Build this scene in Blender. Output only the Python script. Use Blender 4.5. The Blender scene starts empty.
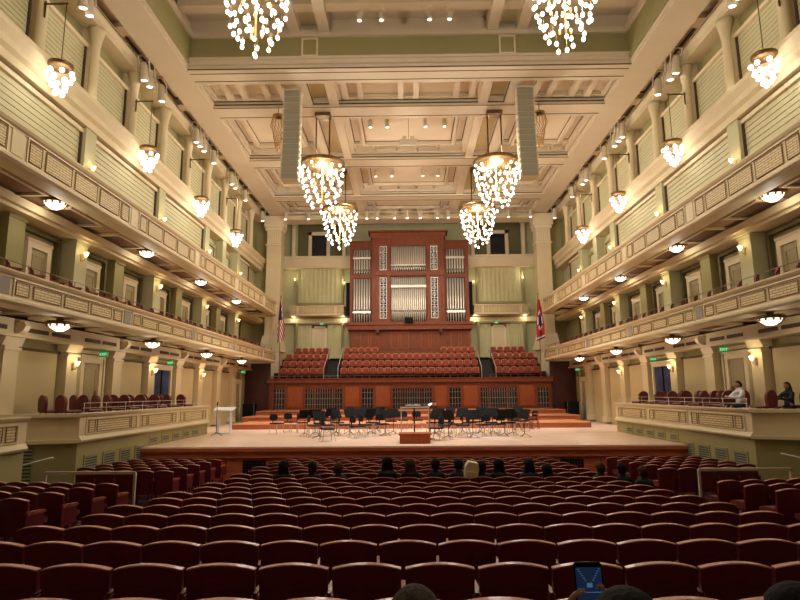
import bpy, math, random
from mathutils import Vector, Matrix
random.seed(7)
PI = math.pi
SC = bpy.context.scene
COL = SC.collection
R = math.radians

# ------------------------------------------------------------------ materials
def newmat(name):
    m = bpy.data.materials.new(name); m.use_nodes = True
    nt = m.node_tree; b = nt.nodes['Principled BSDF']
    return m, nt, b
def srgb(r, g, b):
    f = lambda c: (c/255/12.92) if c/255 <= .04045 else ((c/255+.055)/1.055)**2.4
    return (f(r), f(g), f(b), 1)
def plain(name, rgb, rough=.6, metal=0, var=.12, scale=3, bump=0, bscale=40, spec=.5):
    m, nt, b = newmat(name); c = srgb(*rgb)
    tc = nt.nodes.new('ShaderNodeTexCoord'); n = nt.nodes.new('ShaderNodeTexNoise')
    n.inputs['Scale'].default_value = scale; n.inputs['Detail'].default_value = 4
    nt.links.new(tc.outputs['Object'], n.inputs['Vector'])
    r = nt.nodes.new('ShaderNodeValToRGB')
    r.color_ramp.elements[0].position = .3; r.color_ramp.elements[1].position = .7
    r.color_ramp.elements[0].color = tuple(x*(1-var) for x in c[:3])+(1,)
    r.color_ramp.elements[1].color = tuple(min(1, x*(1+var)) for x in c[:3])+(1,)
    nt.links.new(n.outputs['Fac'], r.inputs['Fac']); nt.links.new(r.outputs['Color'], b.inputs['Base Color'])
    b.inputs['Roughness'].default_value = rough; b.inputs['Metallic'].default_value = metal
    b.inputs['Specular IOR Level'].default_value = spec
    if bump:
        n2 = nt.nodes.new('ShaderNodeTexNoise'); n2.inputs['Scale'].default_value = bscale
        nt.links.new(tc.outputs['Object'], n2.inputs['Vector'])
        bp = nt.nodes.new('ShaderNodeBump'); bp.inputs['Strength'].default_value = bump; bp.inputs['Distance'].default_value = .01
        nt.links.new(n2.outputs['Fac'], bp.inputs['Height']); nt.links.new(bp.outputs['Normal'], b.inputs['Normal'])
    return m
def wood(name, c1, c2, rough=.35, stretch=(8, 8, 1), scale=2.0, spec=.5):
    m, nt, b = newmat(name)
    tc = nt.nodes.new('ShaderNodeTexCoord'); mp = nt.nodes.new('ShaderNodeMapping')
    mp.inputs['Scale'].default_value = stretch
    n = nt.nodes.new('ShaderNodeTexNoise'); n.inputs['Scale'].default_value = scale; n.inputs['Detail'].default_value = 6; n.inputs['Distortion'].default_value = .6
    r = nt.nodes.new('ShaderNodeValToRGB')
    r.color_ramp.elements[0].position = .3; r.color_ramp.elements[1].position = .72
    r.color_ramp.elements[0].color = srgb(*c1); r.color_ramp.elements[1].color = srgb(*c2)
    nt.links.new(tc.outputs['Object'], mp.inputs['Vector']); nt.links.new(mp.outputs['Vector'], n.inputs['Vector'])
    nt.links.new(n.outputs['Fac'], r.inputs['Fac']); nt.links.new(r.outputs['Color'], b.inputs['Base Color'])
    b.inputs['Roughness'].default_value = rough; b.inputs['Specular IOR Level'].default_value = spec
    return m
def lattice(name, brick, mortar, axes, scale=1.0, bw=.22, bh=.085, ms=.018):
    m, nt, b = newmat(name)
    tc = nt.nodes.new('ShaderNodeTexCoord'); sp = nt.nodes.new('ShaderNodeSeparateXYZ'); cb = nt.nodes.new('ShaderNodeCombineXYZ')
    br = nt.nodes.new('ShaderNodeTexBrick')
    nt.links.new(tc.outputs['Object'], sp.inputs[0])
    nt.links.new(sp.outputs[axes[0]], cb.inputs[0]); nt.links.new(sp.outputs[axes[1]], cb.inputs[1])
    nt.links.new(cb.outputs[0], br.inputs['Vector'])
    br.inputs['Scale'].default_value = scale; br.inputs['Brick Width'].default_value = bw; br.inputs['Row Height'].default_value = bh
    br.inputs['Mortar Size'].default_value = ms; br.inputs['Mortar Smooth'].default_value = .1
    br.inputs['Color1'].default_value = srgb(*brick); br.inputs['Color2'].default_value = srgb(*[int(x*.95) for x in brick]); br.inputs['Mortar'].default_value = srgb(*mortar)
    nt.links.new(br.outputs['Color'], b.inputs['Base Color']); b.inputs['Roughness'].default_value = .6
    return m
def emis(name, rgb, s, sample=False):
    m, nt, b = newmat(name); c = srgb(*rgb)
    b.inputs['Base Color'].default_value = c; b.inputs['Emission Color'].default_value = c; b.inputs['Emission Strength'].default_value = s
    if not sample: m.cycles.emission_sampling = 'NONE'
    return m
def slats(name, rgb, pitch, axis=2, depth=.35):
    # horizontal slat profile: shape only (bump), colour is even
    m, nt, b = newmat(name)
    tc = nt.nodes.new('ShaderNodeTexCoord'); w = nt.nodes.new('ShaderNodeTexWave')
    w.bands_direction = 'XYZ'[axis]; w.inputs['Scale'].default_value = 1/pitch/20*PI*2*1.0
    nt.links.new(tc.outputs['Object'], w.inputs['Vector'])
    bp = nt.nodes.new('ShaderNodeBump'); bp.inputs['Strength'].default_value = depth; bp.inputs['Distance'].default_value = .03
    nt.links.new(w.outputs['Fac'], bp.inputs['Height']); nt.links.new(bp.outputs['Normal'], b.inputs['Normal'])
    b.inputs['Base Color'].default_value = srgb(*rgb); b.inputs['Roughness'].default_value = .7
    return m

M = {}
M['cream'] = plain('cream_plaster', (212, 194, 154), .6, var=.03, scale=1.5)
M['pale'] = plain('pale_cream_trim', (222, 205, 170), .5, var=.03, scale=1.5)
M['ceil'] = plain('ceiling_plaster', (212, 195, 166), .7, var=.03, scale=1)
M['ceilpanel'] = plain('ceiling_panel_plaster', (220, 202, 172), .75, var=.02, scale=1)
M['panelline'] = plain('panel_outline', (138, 110, 72), .7, var=.05)
M['groove'] = plain('brown_groove', (78, 58, 40), .7, var=.1)
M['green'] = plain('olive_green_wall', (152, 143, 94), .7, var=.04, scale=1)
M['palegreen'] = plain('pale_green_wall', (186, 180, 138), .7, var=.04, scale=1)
M['darkgreen'] = plain('dark_olive_wall', (98, 92, 58), .7, var=.05, scale=1)
M['leaf'] = plain('door_leaf_paint', (166, 152, 112), .6, var=.04)
M['boxfab'] = plain('dark_red_leather', (98, 36, 30), .5, var=.15, scale=10)
M['panel'] = plain('beige_screen', (196, 178, 132), .8, var=.03, scale=1)
M['blind'] = plain('pale_slats', (198, 190, 148), .65, var=.03)
M['blindline'] = plain('slat_shadow_gap', (158, 144, 98), .8, var=.05)
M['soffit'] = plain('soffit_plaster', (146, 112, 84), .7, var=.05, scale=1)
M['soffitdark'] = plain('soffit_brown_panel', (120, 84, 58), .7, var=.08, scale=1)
M['fpanel'] = lattice('fascia_grille_pattern', (216, 196, 148), (142, 112, 72), (1, 2), 1, .30, .07, .010)
M['fpanelx'] = lattice('balcony_grille_pattern', (216, 196, 148), (142, 112, 72), (0, 2), 1, .30, .07, .010)
M['spk'] = plain('grey_speaker_cloth', (150, 142, 128), .9, var=.05, scale=60)
M['cherry'] = wood('cherry_wood', (110, 56, 33), (136, 73, 45), .5, spec=.25)
M['cherrydk'] = wood('cherry_wood_groove', (70, 24, 14), (90, 34, 20), .5)
M['cherrylt'] = wood('orange_cherry_wood', (140, 70, 36), (162, 88, 48), .5, spec=.25)
M['mahog'] = wood('dark_mahogany', (52, 18, 12), (78, 28, 18), .45)
M['stagefront'] = wood('stage_front_wood', (172, 86, 54), (198, 106, 70), .4, (1, 8, 8))
M['riser'] = wood('riser_front_wood', (150, 80, 48), (174, 98, 62), .45, (1, 8, 8))
M['risertop'] = wood('riser_top_wood', (196, 128, 84), (212, 148, 102), .35, (1, 8, 8))
M['seatwood'] = wood('burgundy_seat_shell', (92, 26, 34), (114, 36, 42), .38, (2, 8, 8), 3)
M['seatrim'] = wood('seat_rim_wood', (176, 112, 92), (206, 144, 122), .3, (1, 8, 8), 3)
M['seatfab'] = plain('burgundy_velvet', (104, 36, 34), .9, var=.15, scale=20)
M['armwood'] = wood('armrest_wood', (140, 66, 42), (172, 92, 62), .35)
M['choirfab'] = plain('rust_red_upholstery', (136, 58, 38), .8, var=.15, scale=12)
M['choirrim'] = plain('choir_seat_rim', (196, 128, 88), .5, var=.1)
M['carpet'] = plain('dark_red_carpet', (64, 22, 24), .95, var=.3, scale=14, bump=.3)
M['boxfloor'] = plain('box_floor', (90, 50, 40), .9, var=.2)
M['black'] = plain('black_paint', (14, 14, 16), .7, var=.2, scale=8, spec=.15)
M['blackseat'] = plain('blue_black_padding', (26, 31, 40), .8, var=.2, scale=12, spec=.2)
M['steel'] = plain('brushed_steel', (176, 172, 162), .35, .9, var=.05)
M['bronze'] = plain('aged_bronze', (120, 92, 56), .4, .8, var=.15)
M['brass'] = plain('brass', (176, 136, 76), .35, .9, var=.1)
M['white'] = plain('white_paint', (226, 222, 214), .45, var=.03)
M['railmetal'] = plain('pale_rail_metal', (208, 202, 190), .4, .0, var=.04)
M['pipe'] = plain('polished_tin_pipe', (222, 214, 200), .3, .35, var=.06, scale=2)
M['pipedk'] = plain('pipe_mouth', (40, 30, 26), .6, var=.1)
M['drape'] = plain('pale_green_drape', (200, 194, 150), .85, var=.05, scale=2)
M['glassdk'] = plain('dark_glass', (34, 34, 44), .12, 0, var=.2, scale=1.5)
M['glassblue'] = plain('blue_grey_glass', (60, 74, 104), .1, 0, var=.35, scale=2)
M['grille'] = plain('louvre_grey_green', (136, 134, 110), .6, var=.05)
M['ventdk'] = plain('vent_shadow', (70, 66, 50), .8, var=.1)
M['arr'] = plain('line_array_grille', (152, 144, 122), .75, var=.05, scale=30)
M['fixture'] = plain('fixture_off_white', (206, 192, 164), .5, var=.04)
M['bulb'] = emis('lit_bulb', (255, 244, 226), 4)
M['bulbs'] = emis('lit_small_bulb', (255, 248, 240), 4)
M['core'] = emis('amber_crystal_core', (255, 196, 116), .6)
M['shade'] = emis('frosted_sconce_shade', (255, 226, 160), 2.2)
M['dome'] = emis('frosted_dome_glass', (255, 240, 214), 1.6)
M['lens'] = emis('spot_lens', (255, 248, 236), 5)
M['exitg'] = emis('exit_green', (20, 140, 70), .35)
M['exitw'] = emis('exit_letters', (190, 250, 205), .6)
M['screen'] = emis('phone_screen', (30, 56, 96), .16)
M['screen2'] = emis('phone_screen_picture', (96, 140, 190), .22)
M['skin'] = plain('skin', (196, 142, 116), .55, var=.06, scale=8)
M['skin2'] = plain('tan_skin', (168, 116, 90), .55, var=.06, scale=8)
def hairmat(name, c1, c2):
    m = wood(name, c1, c2, .8, (14, 14, 2), 3, .15); nt = m.node_tree; b = nt.nodes['Principled BSDF']
    n = [x for x in nt.nodes if x.type == 'TEX_NOISE'][0]
    bp = nt.nodes.new('ShaderNodeBump'); bp.inputs['Strength'].default_value = .8; bp.inputs['Distance'].default_value = .01
    nt.links.new(n.outputs['Fac'], bp.inputs['Height']); nt.links.new(bp.outputs['Normal'], b.inputs['Normal']); return m
M['hairblk'] = hairmat('black_hair', (14, 10, 9), (34, 26, 22))
M['hairbrn'] = hairmat('brown_hair', (48, 30, 20), (86, 58, 36))
M['hairgry'] = hairmat('grey_brown_hair', (46, 38, 32), (92, 80, 68))
M['jackblk'] = plain('black_jacket', (22, 22, 28), .85, var=.2, scale=10)
M['jacknavy'] = plain('navy_jacket', (26, 32, 50), .85, var=.2, scale=10)
M['jackgrn'] = plain('dark_green_jacket', (34, 38, 30), .85, var=.2, scale=10)
M['shirtw'] = plain('white_shirt', (222, 222, 226), .8, var=.05, scale=10)
M['trouser'] = plain('dark_trousers', (30, 30, 36), .9, var=.1)
M['yellow'] = plain('cream_yellow_canvas', (244, 236, 196), .85, var=.05, scale=12)
M['red'] = plain('flag_red', (168, 34, 40), .8, var=.05)
M['blue'] = plain('flag_blue', (34, 42, 98), .8, var=.05)
M['flagw'] = plain('flag_white', (222, 214, 204), .8, var=.03)
M['paper'] = plain('white_paper', (232, 230, 224), .8, var=.02)
M['stair'] = plain('dark_stair_carpet', (44, 44, 44), .9, var=.2)
M['acryl'] = plain('clear_acrylic_grey', (196, 206, 214), .15, 0, var=.03)

def stagefloor_mat():
    m, nt, b = newmat('stage_floor_planks')
    tc = nt.nodes.new('ShaderNodeTexCoord'); sp = nt.nodes.new('ShaderNodeSeparateXYZ'); cb = nt.nodes.new('ShaderNodeCombineXYZ')
    br = nt.nodes.new('ShaderNodeTexBrick')
    nt.links.new(tc.outputs['Object'], sp.inputs[0]); nt.links.new(sp.outputs[0], cb.inputs[0]); nt.links.new(sp.outputs[1], cb.inputs[1])
    nt.links.new(cb.outputs[0], br.inputs['Vector'])
    br.inputs['Scale'].default_value = 1; br.inputs['Brick Width'].default_value = 2.4; br.inputs['Row Height'].default_value = .12; br.inputs['Mortar Size'].default_value = .003
    br.inputs['Color1'].default_value = srgb(230, 202, 178); br.inputs['Color2'].default_value = srgb(218, 184, 156); br.inputs['Mortar'].default_value = srgb(170, 126, 98)
    nt.links.new(br.outputs['Color'], b.inputs['Base Color']); b.inputs['Roughness'].default_value = .3
    return m
M['stagefloor'] = stagefloor_mat()

# ------------------------------------------------------------------ mesh builder
class MB:
    def __init__(s): s.v = []; s.f = []; s.m = []; s.sm = []
    def add(s, vs, fs, mi=0, smooth=False):
        o = len(s.v); s.v += [tuple(v) for v in vs]
        for f in fs: s.f.append(tuple(i+o for i in f)); s.m.append(mi); s.sm.append(smooth)
        return s
    def box(s, x0, x1, y0, y1, z0, z1, mi=0):
        if x0 > x1: x0, x1 = x1, x0
        if y0 > y1: y0, y1 = y1, y0
        if z0 > z1: z0, z1 = z1, z0
        v = [(x, y, z) for x in (x0, x1) for y in (y0, y1) for z in (z0, z1)]
        return s.add(v, [(0, 1, 3, 2), (4, 6, 7, 5), (0, 4, 5, 1), (2, 3, 7, 6), (0, 2, 6, 4), (1, 5, 7, 3)], mi)
    def quad(s, pts, mi=0): return s.add(pts, [tuple(range(len(pts)))], mi)
    def prism(s, poly, axis, a, b, mi=0, smooth=False):
        n = len(poly)
        def P(p, t):
            if axis == 0: return (t, p[0], p[1])
            if axis == 1: return (p[0], t, p[1])
            return (p[0], p[1], t)
        v = [P(p, a) for p in poly]+[P(p, b) for p in poly]
        f = [tuple(range(n)), tuple(reversed(range(n, 2*n)))]
        s.add(v, f, mi)
        s.add(v, [(i, (i+1) % n, n+(i+1) % n, n+i) for i in range(n)], mi, smooth)
        return s
    def lathe(s, prof, c=(0, 0, 0), seg=16, mi=0, smooth=True, axis=2):
        v = []; n = len(prof)
        for (r, z) in prof:
            for k in range(seg):
                a = 2*PI*k/seg
                p = (r*math.cos(a), r*math.sin(a), z)
                if axis == 1: p = (p[0], p[2], p[1])
                if axis == 0: p = (p[2], p[0], p[1])
                v.append((c[0]+p[0], c[1]+p[1], c[2]+p[2]))
        f = [(i*seg+k, i*seg+(k+1) % seg, (i+1)*seg+(k+1) % seg, (i+1)*seg+k) for i in range(n-1) for k in range(seg)]
        if prof[0][0] > 1e-5: f.append(tuple(reversed(range(seg))))
        if prof[-1][0] > 1e-5: f.append(tuple((n-1)*seg+k for k in range(seg)))
        return s.add(v, f, mi, smooth)
    def tube(s, pts, r, seg=8, mi=0, smooth=True):
        pts = [Vector(p) for p in pts]; rs = r if isinstance(r, (list, tuple)) else [r]*len(pts)
        v = []
        for i, p in enumerate(pts):
            d = (pts[min(i+1, len(pts)-1)]-pts[max(i-1, 0)]).normalized()
            u = Vector((0, 0, 1)) if abs(d.z) < .9 else Vector((1, 0, 0))
            a = d.cross(u).normalized(); b = d.cross(a)
            for k in range(seg):
                t = 2*PI*k/seg; v.append(p+(a*math.cos(t)+b*math.sin(t))*rs[i])
        n = len(pts)
        f = [(i*seg+k, i*seg+(k+1) % seg, (i+1)*seg+(k+1) % seg, (i+1)*seg+k) for i in range(n-1) for k in range(seg)]
        f += [tuple(range(seg)), tuple((n-1)*seg+k for k in range(seg))]
        return s.add(v, f, mi, smooth)
    def sphere(s, c, r, seg=12, ring=8, mi=0, sc=(1, 1, 1)):
        v = []; 
        for i in range(ring+1):
            t = PI*i/ring
            for k in range(seg):
                a = 2*PI*k/seg
                v.append((c[0]+r*sc[0]*math.sin(t)*math.cos(a), c[1]+r*sc[1]*math.sin(t)*math.sin(a), c[2]+r*sc[2]*math.cos(t)))
        f = [(i*seg+k, i*seg+(k+1) % seg, (i+1)*seg+(k+1) % seg, (i+1)*seg+k) for i in range(ring) for k in range(seg)]
        return s.add(v, f, mi, True)
    def frame(s, x0, x1, z0, z1, y0, y1, w, mi=0):   # picture frame in an xz plane
        s.box(x0, x1, y0, y1, z1-w, z1, mi); s.box(x0, x1, y0, y1, z0, z0+w, mi)
        s.box(x0, x0+w, y0, y1, z0+w, z1-w, mi); s.box(x1-w, x1, y0, y1, z0+w, z1-w, mi); return s
    def frameyz(s, y0, y1, z0, z1, x0, x1, w, mi=0):
        s.box(x0, x1, y0, y1, z1-w, z1, mi); s.box(x0, x1, y0, y1, z0, z0+w, mi)
        s.box(x0, x1, y0, y0+w, z0+w, z1-w, mi); s.box(x0, x1, y1-w, y1, z0+w, z1-w, mi); return s
    def framexy(s, x0, x1, y0, y1, z0, z1, w, mi=0):
        s.box(x0, x1, y0, y0+w, z0, z1, mi); s.box(x0, x1, y1-w, y1, z0, z1, mi)
        s.box(x0, x0+w, y0+w, y1-w, z0, z1, mi); s.box(x1-w, x1, y0+w, y1-w, z0, z1, mi); return s
    def build(s, name, mats, parent=None, loc=(0, 0, 0), rz=0):
        me = bpy.data.meshes.new(name); me.from_pydata(s.v, [], s.f)
        if not isinstance(mats, (list, tuple)): mats = [mats]
        for m in mats: me.materials.append(M[m] if isinstance(m, str) else m)
        me.polygons.foreach_set('material_index', s.m); me.polygons.foreach_set('use_smooth', s.sm)
        me.update()
        o = bpy.data.objects.new(name, me); COL.objects.link(o)
        o.location = loc; o.rotation_euler = (0, 0, rz)
        if parent: o.parent = parent
        return o

def tag(o, label, cat, group=None, kind=None):
    o['label'] = label; o['category'] = cat
    if group: o['group'] = group
    if kind: o['kind'] = kind
    return o
def empty(name, loc=(0, 0, 0), rz=0):
    o = bpy.data.objects.new(name, None); COL.objects.link(o); o.location = loc; o.rotation_euler = (0, 0, rz)
    o.empty_display_size = .1
    return o
def struct(mb, name, mats, **k):
    o = mb.build(name, mats, **k); o['kind'] = 'structure'; return o
KIDS = {}
def kids(o): return [c for c in bpy.data.objects if c.parent == o] if o.name not in KIDS else KIDS[o.name]
def copy_tree(o, parent=None, _top=True):
    c = o.copy(); COL.objects.link(c)
    if parent is not None: c.parent = parent
    if o.name not in KIDS: KIDS[o.name] = [k for k in bpy.data.objects if k.parent == o]
    for k in KIDS[o.name]: copy_tree(k, c, False)
    return c
def point(name, loc, power, col=(1, .8, .55), r=.15):
    l = bpy.data.lights.new(name, 'POINT'); l.energy = power; l.color = col; l.shadow_soft_size = r
    o = bpy.data.objects.new(name, l); COL.objects.link(o); o.location = loc; return o
def spot(name, loc, target, power, ang=60, col=(1, .9, .78), r=.1, blend=.6):
    l = bpy.data.lights.new(name, 'SPOT'); l.energy = power; l.color = col; l.shadow_soft_size = r
    l.spot_size = R(ang); l.spot_blend = blend
    o = bpy.data.objects.new(name, l); COL.objects.link(o); o.location = loc
    d = Vector(target)-Vector(loc); o.rotation_euler = d.to_track_quat('-Z', 'Y').to_euler(); return o
ORD = ['zeroth', 'first', 'second', 'third', 'fourth', 'fifth', 'sixth', 'seventh', 'eighth', 'ninth', 'tenth', 'eleventh', 'twelfth',
       'thirteenth', 'fourteenth', 'fifteenth', 'sixteenth', 'seventeenth', 'eighteenth', 'nineteenth', 'twentieth',
       'twenty-first', 'twenty-second', 'twenty-third', 'twenty-fourth', 'twenty-fifth', 'twenty-sixth']
SIDE = {-1: 'left', 1: 'right'}
TR = [0]
def trim(mb, mats, **k):
    TR[0] += 1
    return struct(mb, 'trim_%d' % TR[0], mats, **k)

# ------------------------------------------------------------------ camera
CAMX, CAMZ, TILT, YAW, ROLL, F = -.15, 2.93, R(9.19), R(.7), R(-.4), 575
cam = bpy.data.cameras.new('camera'); camo = bpy.data.objects.new('camera', cam); COL.objects.link(camo); SC.camera = camo
cam.sensor_width = 36; cam.lens = 36*F/800; cam.clip_start = .05; cam.clip_end = 200
rot = Matrix.Rotation(YAW, 4, 'Z') @ Matrix.Rotation(PI/2+TILT, 4, 'X') @ Matrix.Rotation(ROLL, 4, 'Z')
camo.matrix_world = Matrix.Translation((CAMX, 0, CAMZ)) @ rot

# ------------------------------------------------------------------ levels
def fz(y):                       # raked floor height
    if y < 12.3: return 2.93-(1.27+.07*(y-4.6))-.86
    return max(0.0, 2.93-(1.81+.037*(y-12.3))-.86)
BX = 9.5; WX = 11.85; COLX = 11.25; BAY = 3.0
LINES = [40-3*k for k in range(0, 13)]        # 40 ... 4
STG = 1.11; STY = 20.6
ZL = dict(b1b=5.07, b1t=5.88, b2b=8.43, b2t=9.44, corb=12.15, cort=13.15, ent=16.1, ceil=16.45)
YB = -7.0; YE = 43.2

# floor
mb = MB()
ys = [YB, 0, 4.6, 12.3, 19.6, STY+.3]
for a, b in zip(ys[:-1], ys[1:]):
    mb.quad([(-12, a, fz(a)), (12, a, fz(a)), (12, b, fz(b)), (-12, b, fz(b))])
struct(mb, 'floor', 'carpet')
# outer shell
for s, nm in ((-1, 'wall_left'), (1, 'wall_right')):
    struct(MB().box(s*(WX+.12), s*(WX+.4), YB, YE+4, -1, 18.8), nm, 'palegreen')
struct(MB().box(-12.2, 12.2, YB-.3, YB, -1, 18.8), 'wall_rear', 'panel')
# ------------------------------------------------------------------ side walls
door_no = [0]
def wall_door(s, yc, z0, w, h, xf, blueglass=False, frame='pale', inner='leaf'):
    """doorway seen in a side wall: casing, recessed leaf"""
    door_no[0] += 1
    r = empty('door_%d' % door_no[0], (s*xf, yc, z0)); r['kind'] = 'structure'
    fr = MB()
    fw = .2 if not blueglass else .16
    x0, x1 = -s*.03, s*.12
    fr.box(x0, x1, -w/2-fw, -w/2, 0, h+fw).box(x0, x1, w/2, w/2+fw, 0, h+fw).box(x0, x1, -w/2, w/2, h, h+fw)
    fr.box(-s*.05, x1, -w/2-fw-.04, w/2+fw+.04, h+fw, h+fw+.08)
    fr.build('door_frame', frame, r)
    if blueglass:
        MB().box(s*.04, s*.1, -w/2, w/2, 0, h).build('door_leaf', 'glassblue', r)
        MB().box(s*.0, s*.04, -.03, .03, 0, h).build('mullion', 'black', r)
    else:
        lf = MB().box(s*.04, s*.1, -w/2, w/2, 0, h)
        lf.frameyz(-w/2+.14, w/2-.14, .25, h-.18, s*.02, s*.04, .03)
        lo_ = lf.build('door_leaf', inner, r)
        MB().box(-s*.03, s*.04, w/2-.16, w/2-.1, .95, 1.08).build('door_handle', 'brass', lo_)
    return r

def exit_sign(loc, rz, label):
    r = empty('exit_sign', loc, rz)
    MB().box(-.15, .15, -.03, .03, 0, .2).build('sign_box', 'exitg', r)
    t = bpy.data.curves.new('lettering', 'FONT'); t.body = 'EXIT'; t.size = .13; t.align_x = 'CENTER'; t.extrude = .002
    to = bpy.data.objects.new('tmp', t); COL.objects.link(to)
    bpy.context.view_layer.update(); me = bpy.data.meshes.new_from_object(to); bpy.data.objects.remove(to)
    me.materials.clear(); me.materials.append(M['exitw'])
    o = bpy.data.objects.new('lettering', me); COL.objects.link(o); o.parent = r; o.location = (0, -.035, .055); o.rotation_euler = (PI/2, 0, 0)
    MB().tube([(0, 0, .2), (0, 0, .45)], .012, 6).build('hanger', 'bronze', r)
    tag(r, label, 'sign'); return r

def make_sconce():
    r = empty('wall_sconce')
    MB().box(-.02, .02, -.05, .05, -.22, .02).tube([(0, 0, -.14), (-.1, 0, -.18), (-.16, 0, -.08)], .014, 6).build('bracket', 'brass', r)
    MB().lathe([(.02, -.07), (.05, -.03), (.07, .05), (.08, .09), (.07, .09)], (-.16, 0, 0), 12).build('lamp_shade', 'shade', r)
    return r
SCP = .35
sconce0 = make_sconce(); sconce_used = [0]
def sconce(s, x, y, z, label, power):
    o = sconce0 if not sconce_used[0] else copy_tree(sconce0); sconce_used[0] = 1
    o.location = (x, y, z); o.rotation_euler = (0, 0, 0 if s > 0 else PI)
    tag(o, label, 'lamp', 'wall sconces')
    if power: point('sconce_light', (x-s*.30, y, z+.1), power*SCP, (1, .82, .5), .08)

def make_dome():
    r = empty('pendant_dome_light')
    g = MB().lathe([(.0, -.22), (.12, -.2), (.24, -.12), (.31, 0)], seg=20); g.build('glass_bowl', 'dome', r)
    b = MB().lathe([(.36, .04), (.38, 0), (.36, -.04), (.31, -.04), (.31, .04)], seg=20)
    for k in range(10):
        a = 2*PI*k/10
        b.box(.3*math.cos(a)-.02, .3*math.cos(a)+.02, .3*math.sin(a)-.02, .3*math.sin(a)+.02, -.1, 0)
    b.lathe([(.1, .0), (.1, .27 if 0 else .2)], seg=12)
    b.build('rim', 'bronze', r)
    return r
dome0 = make_dome(); dome_used = [0]

def mini_pilaster(s, y, z0, z1, xf, w, nm, cap=True, mats=('cream', 'pale')):
    m = MB()
    m.box(s*xf, s*WX, y-w/2, y+w/2, z0, z1)
    m.box(s*(xf-.06), s*WX, y-w/2-.06, y+w/2+.06, z0, z0+.3, 1)
    if cap:
        m.box(s*(xf-.05), s*WX, y-w/2-.05, y+w/2+.05, z1-.42, z1-.34, 1)
        poly = [(s*xf, z1-.3), (s*(xf-.12), z1), (s*WX, z1), (s*WX, z1-.3)]
        m.prism(poly, 1, y-w/2-.1, y+w/2+.1, 1)
    return struct(m, nm, list(mats))

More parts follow.
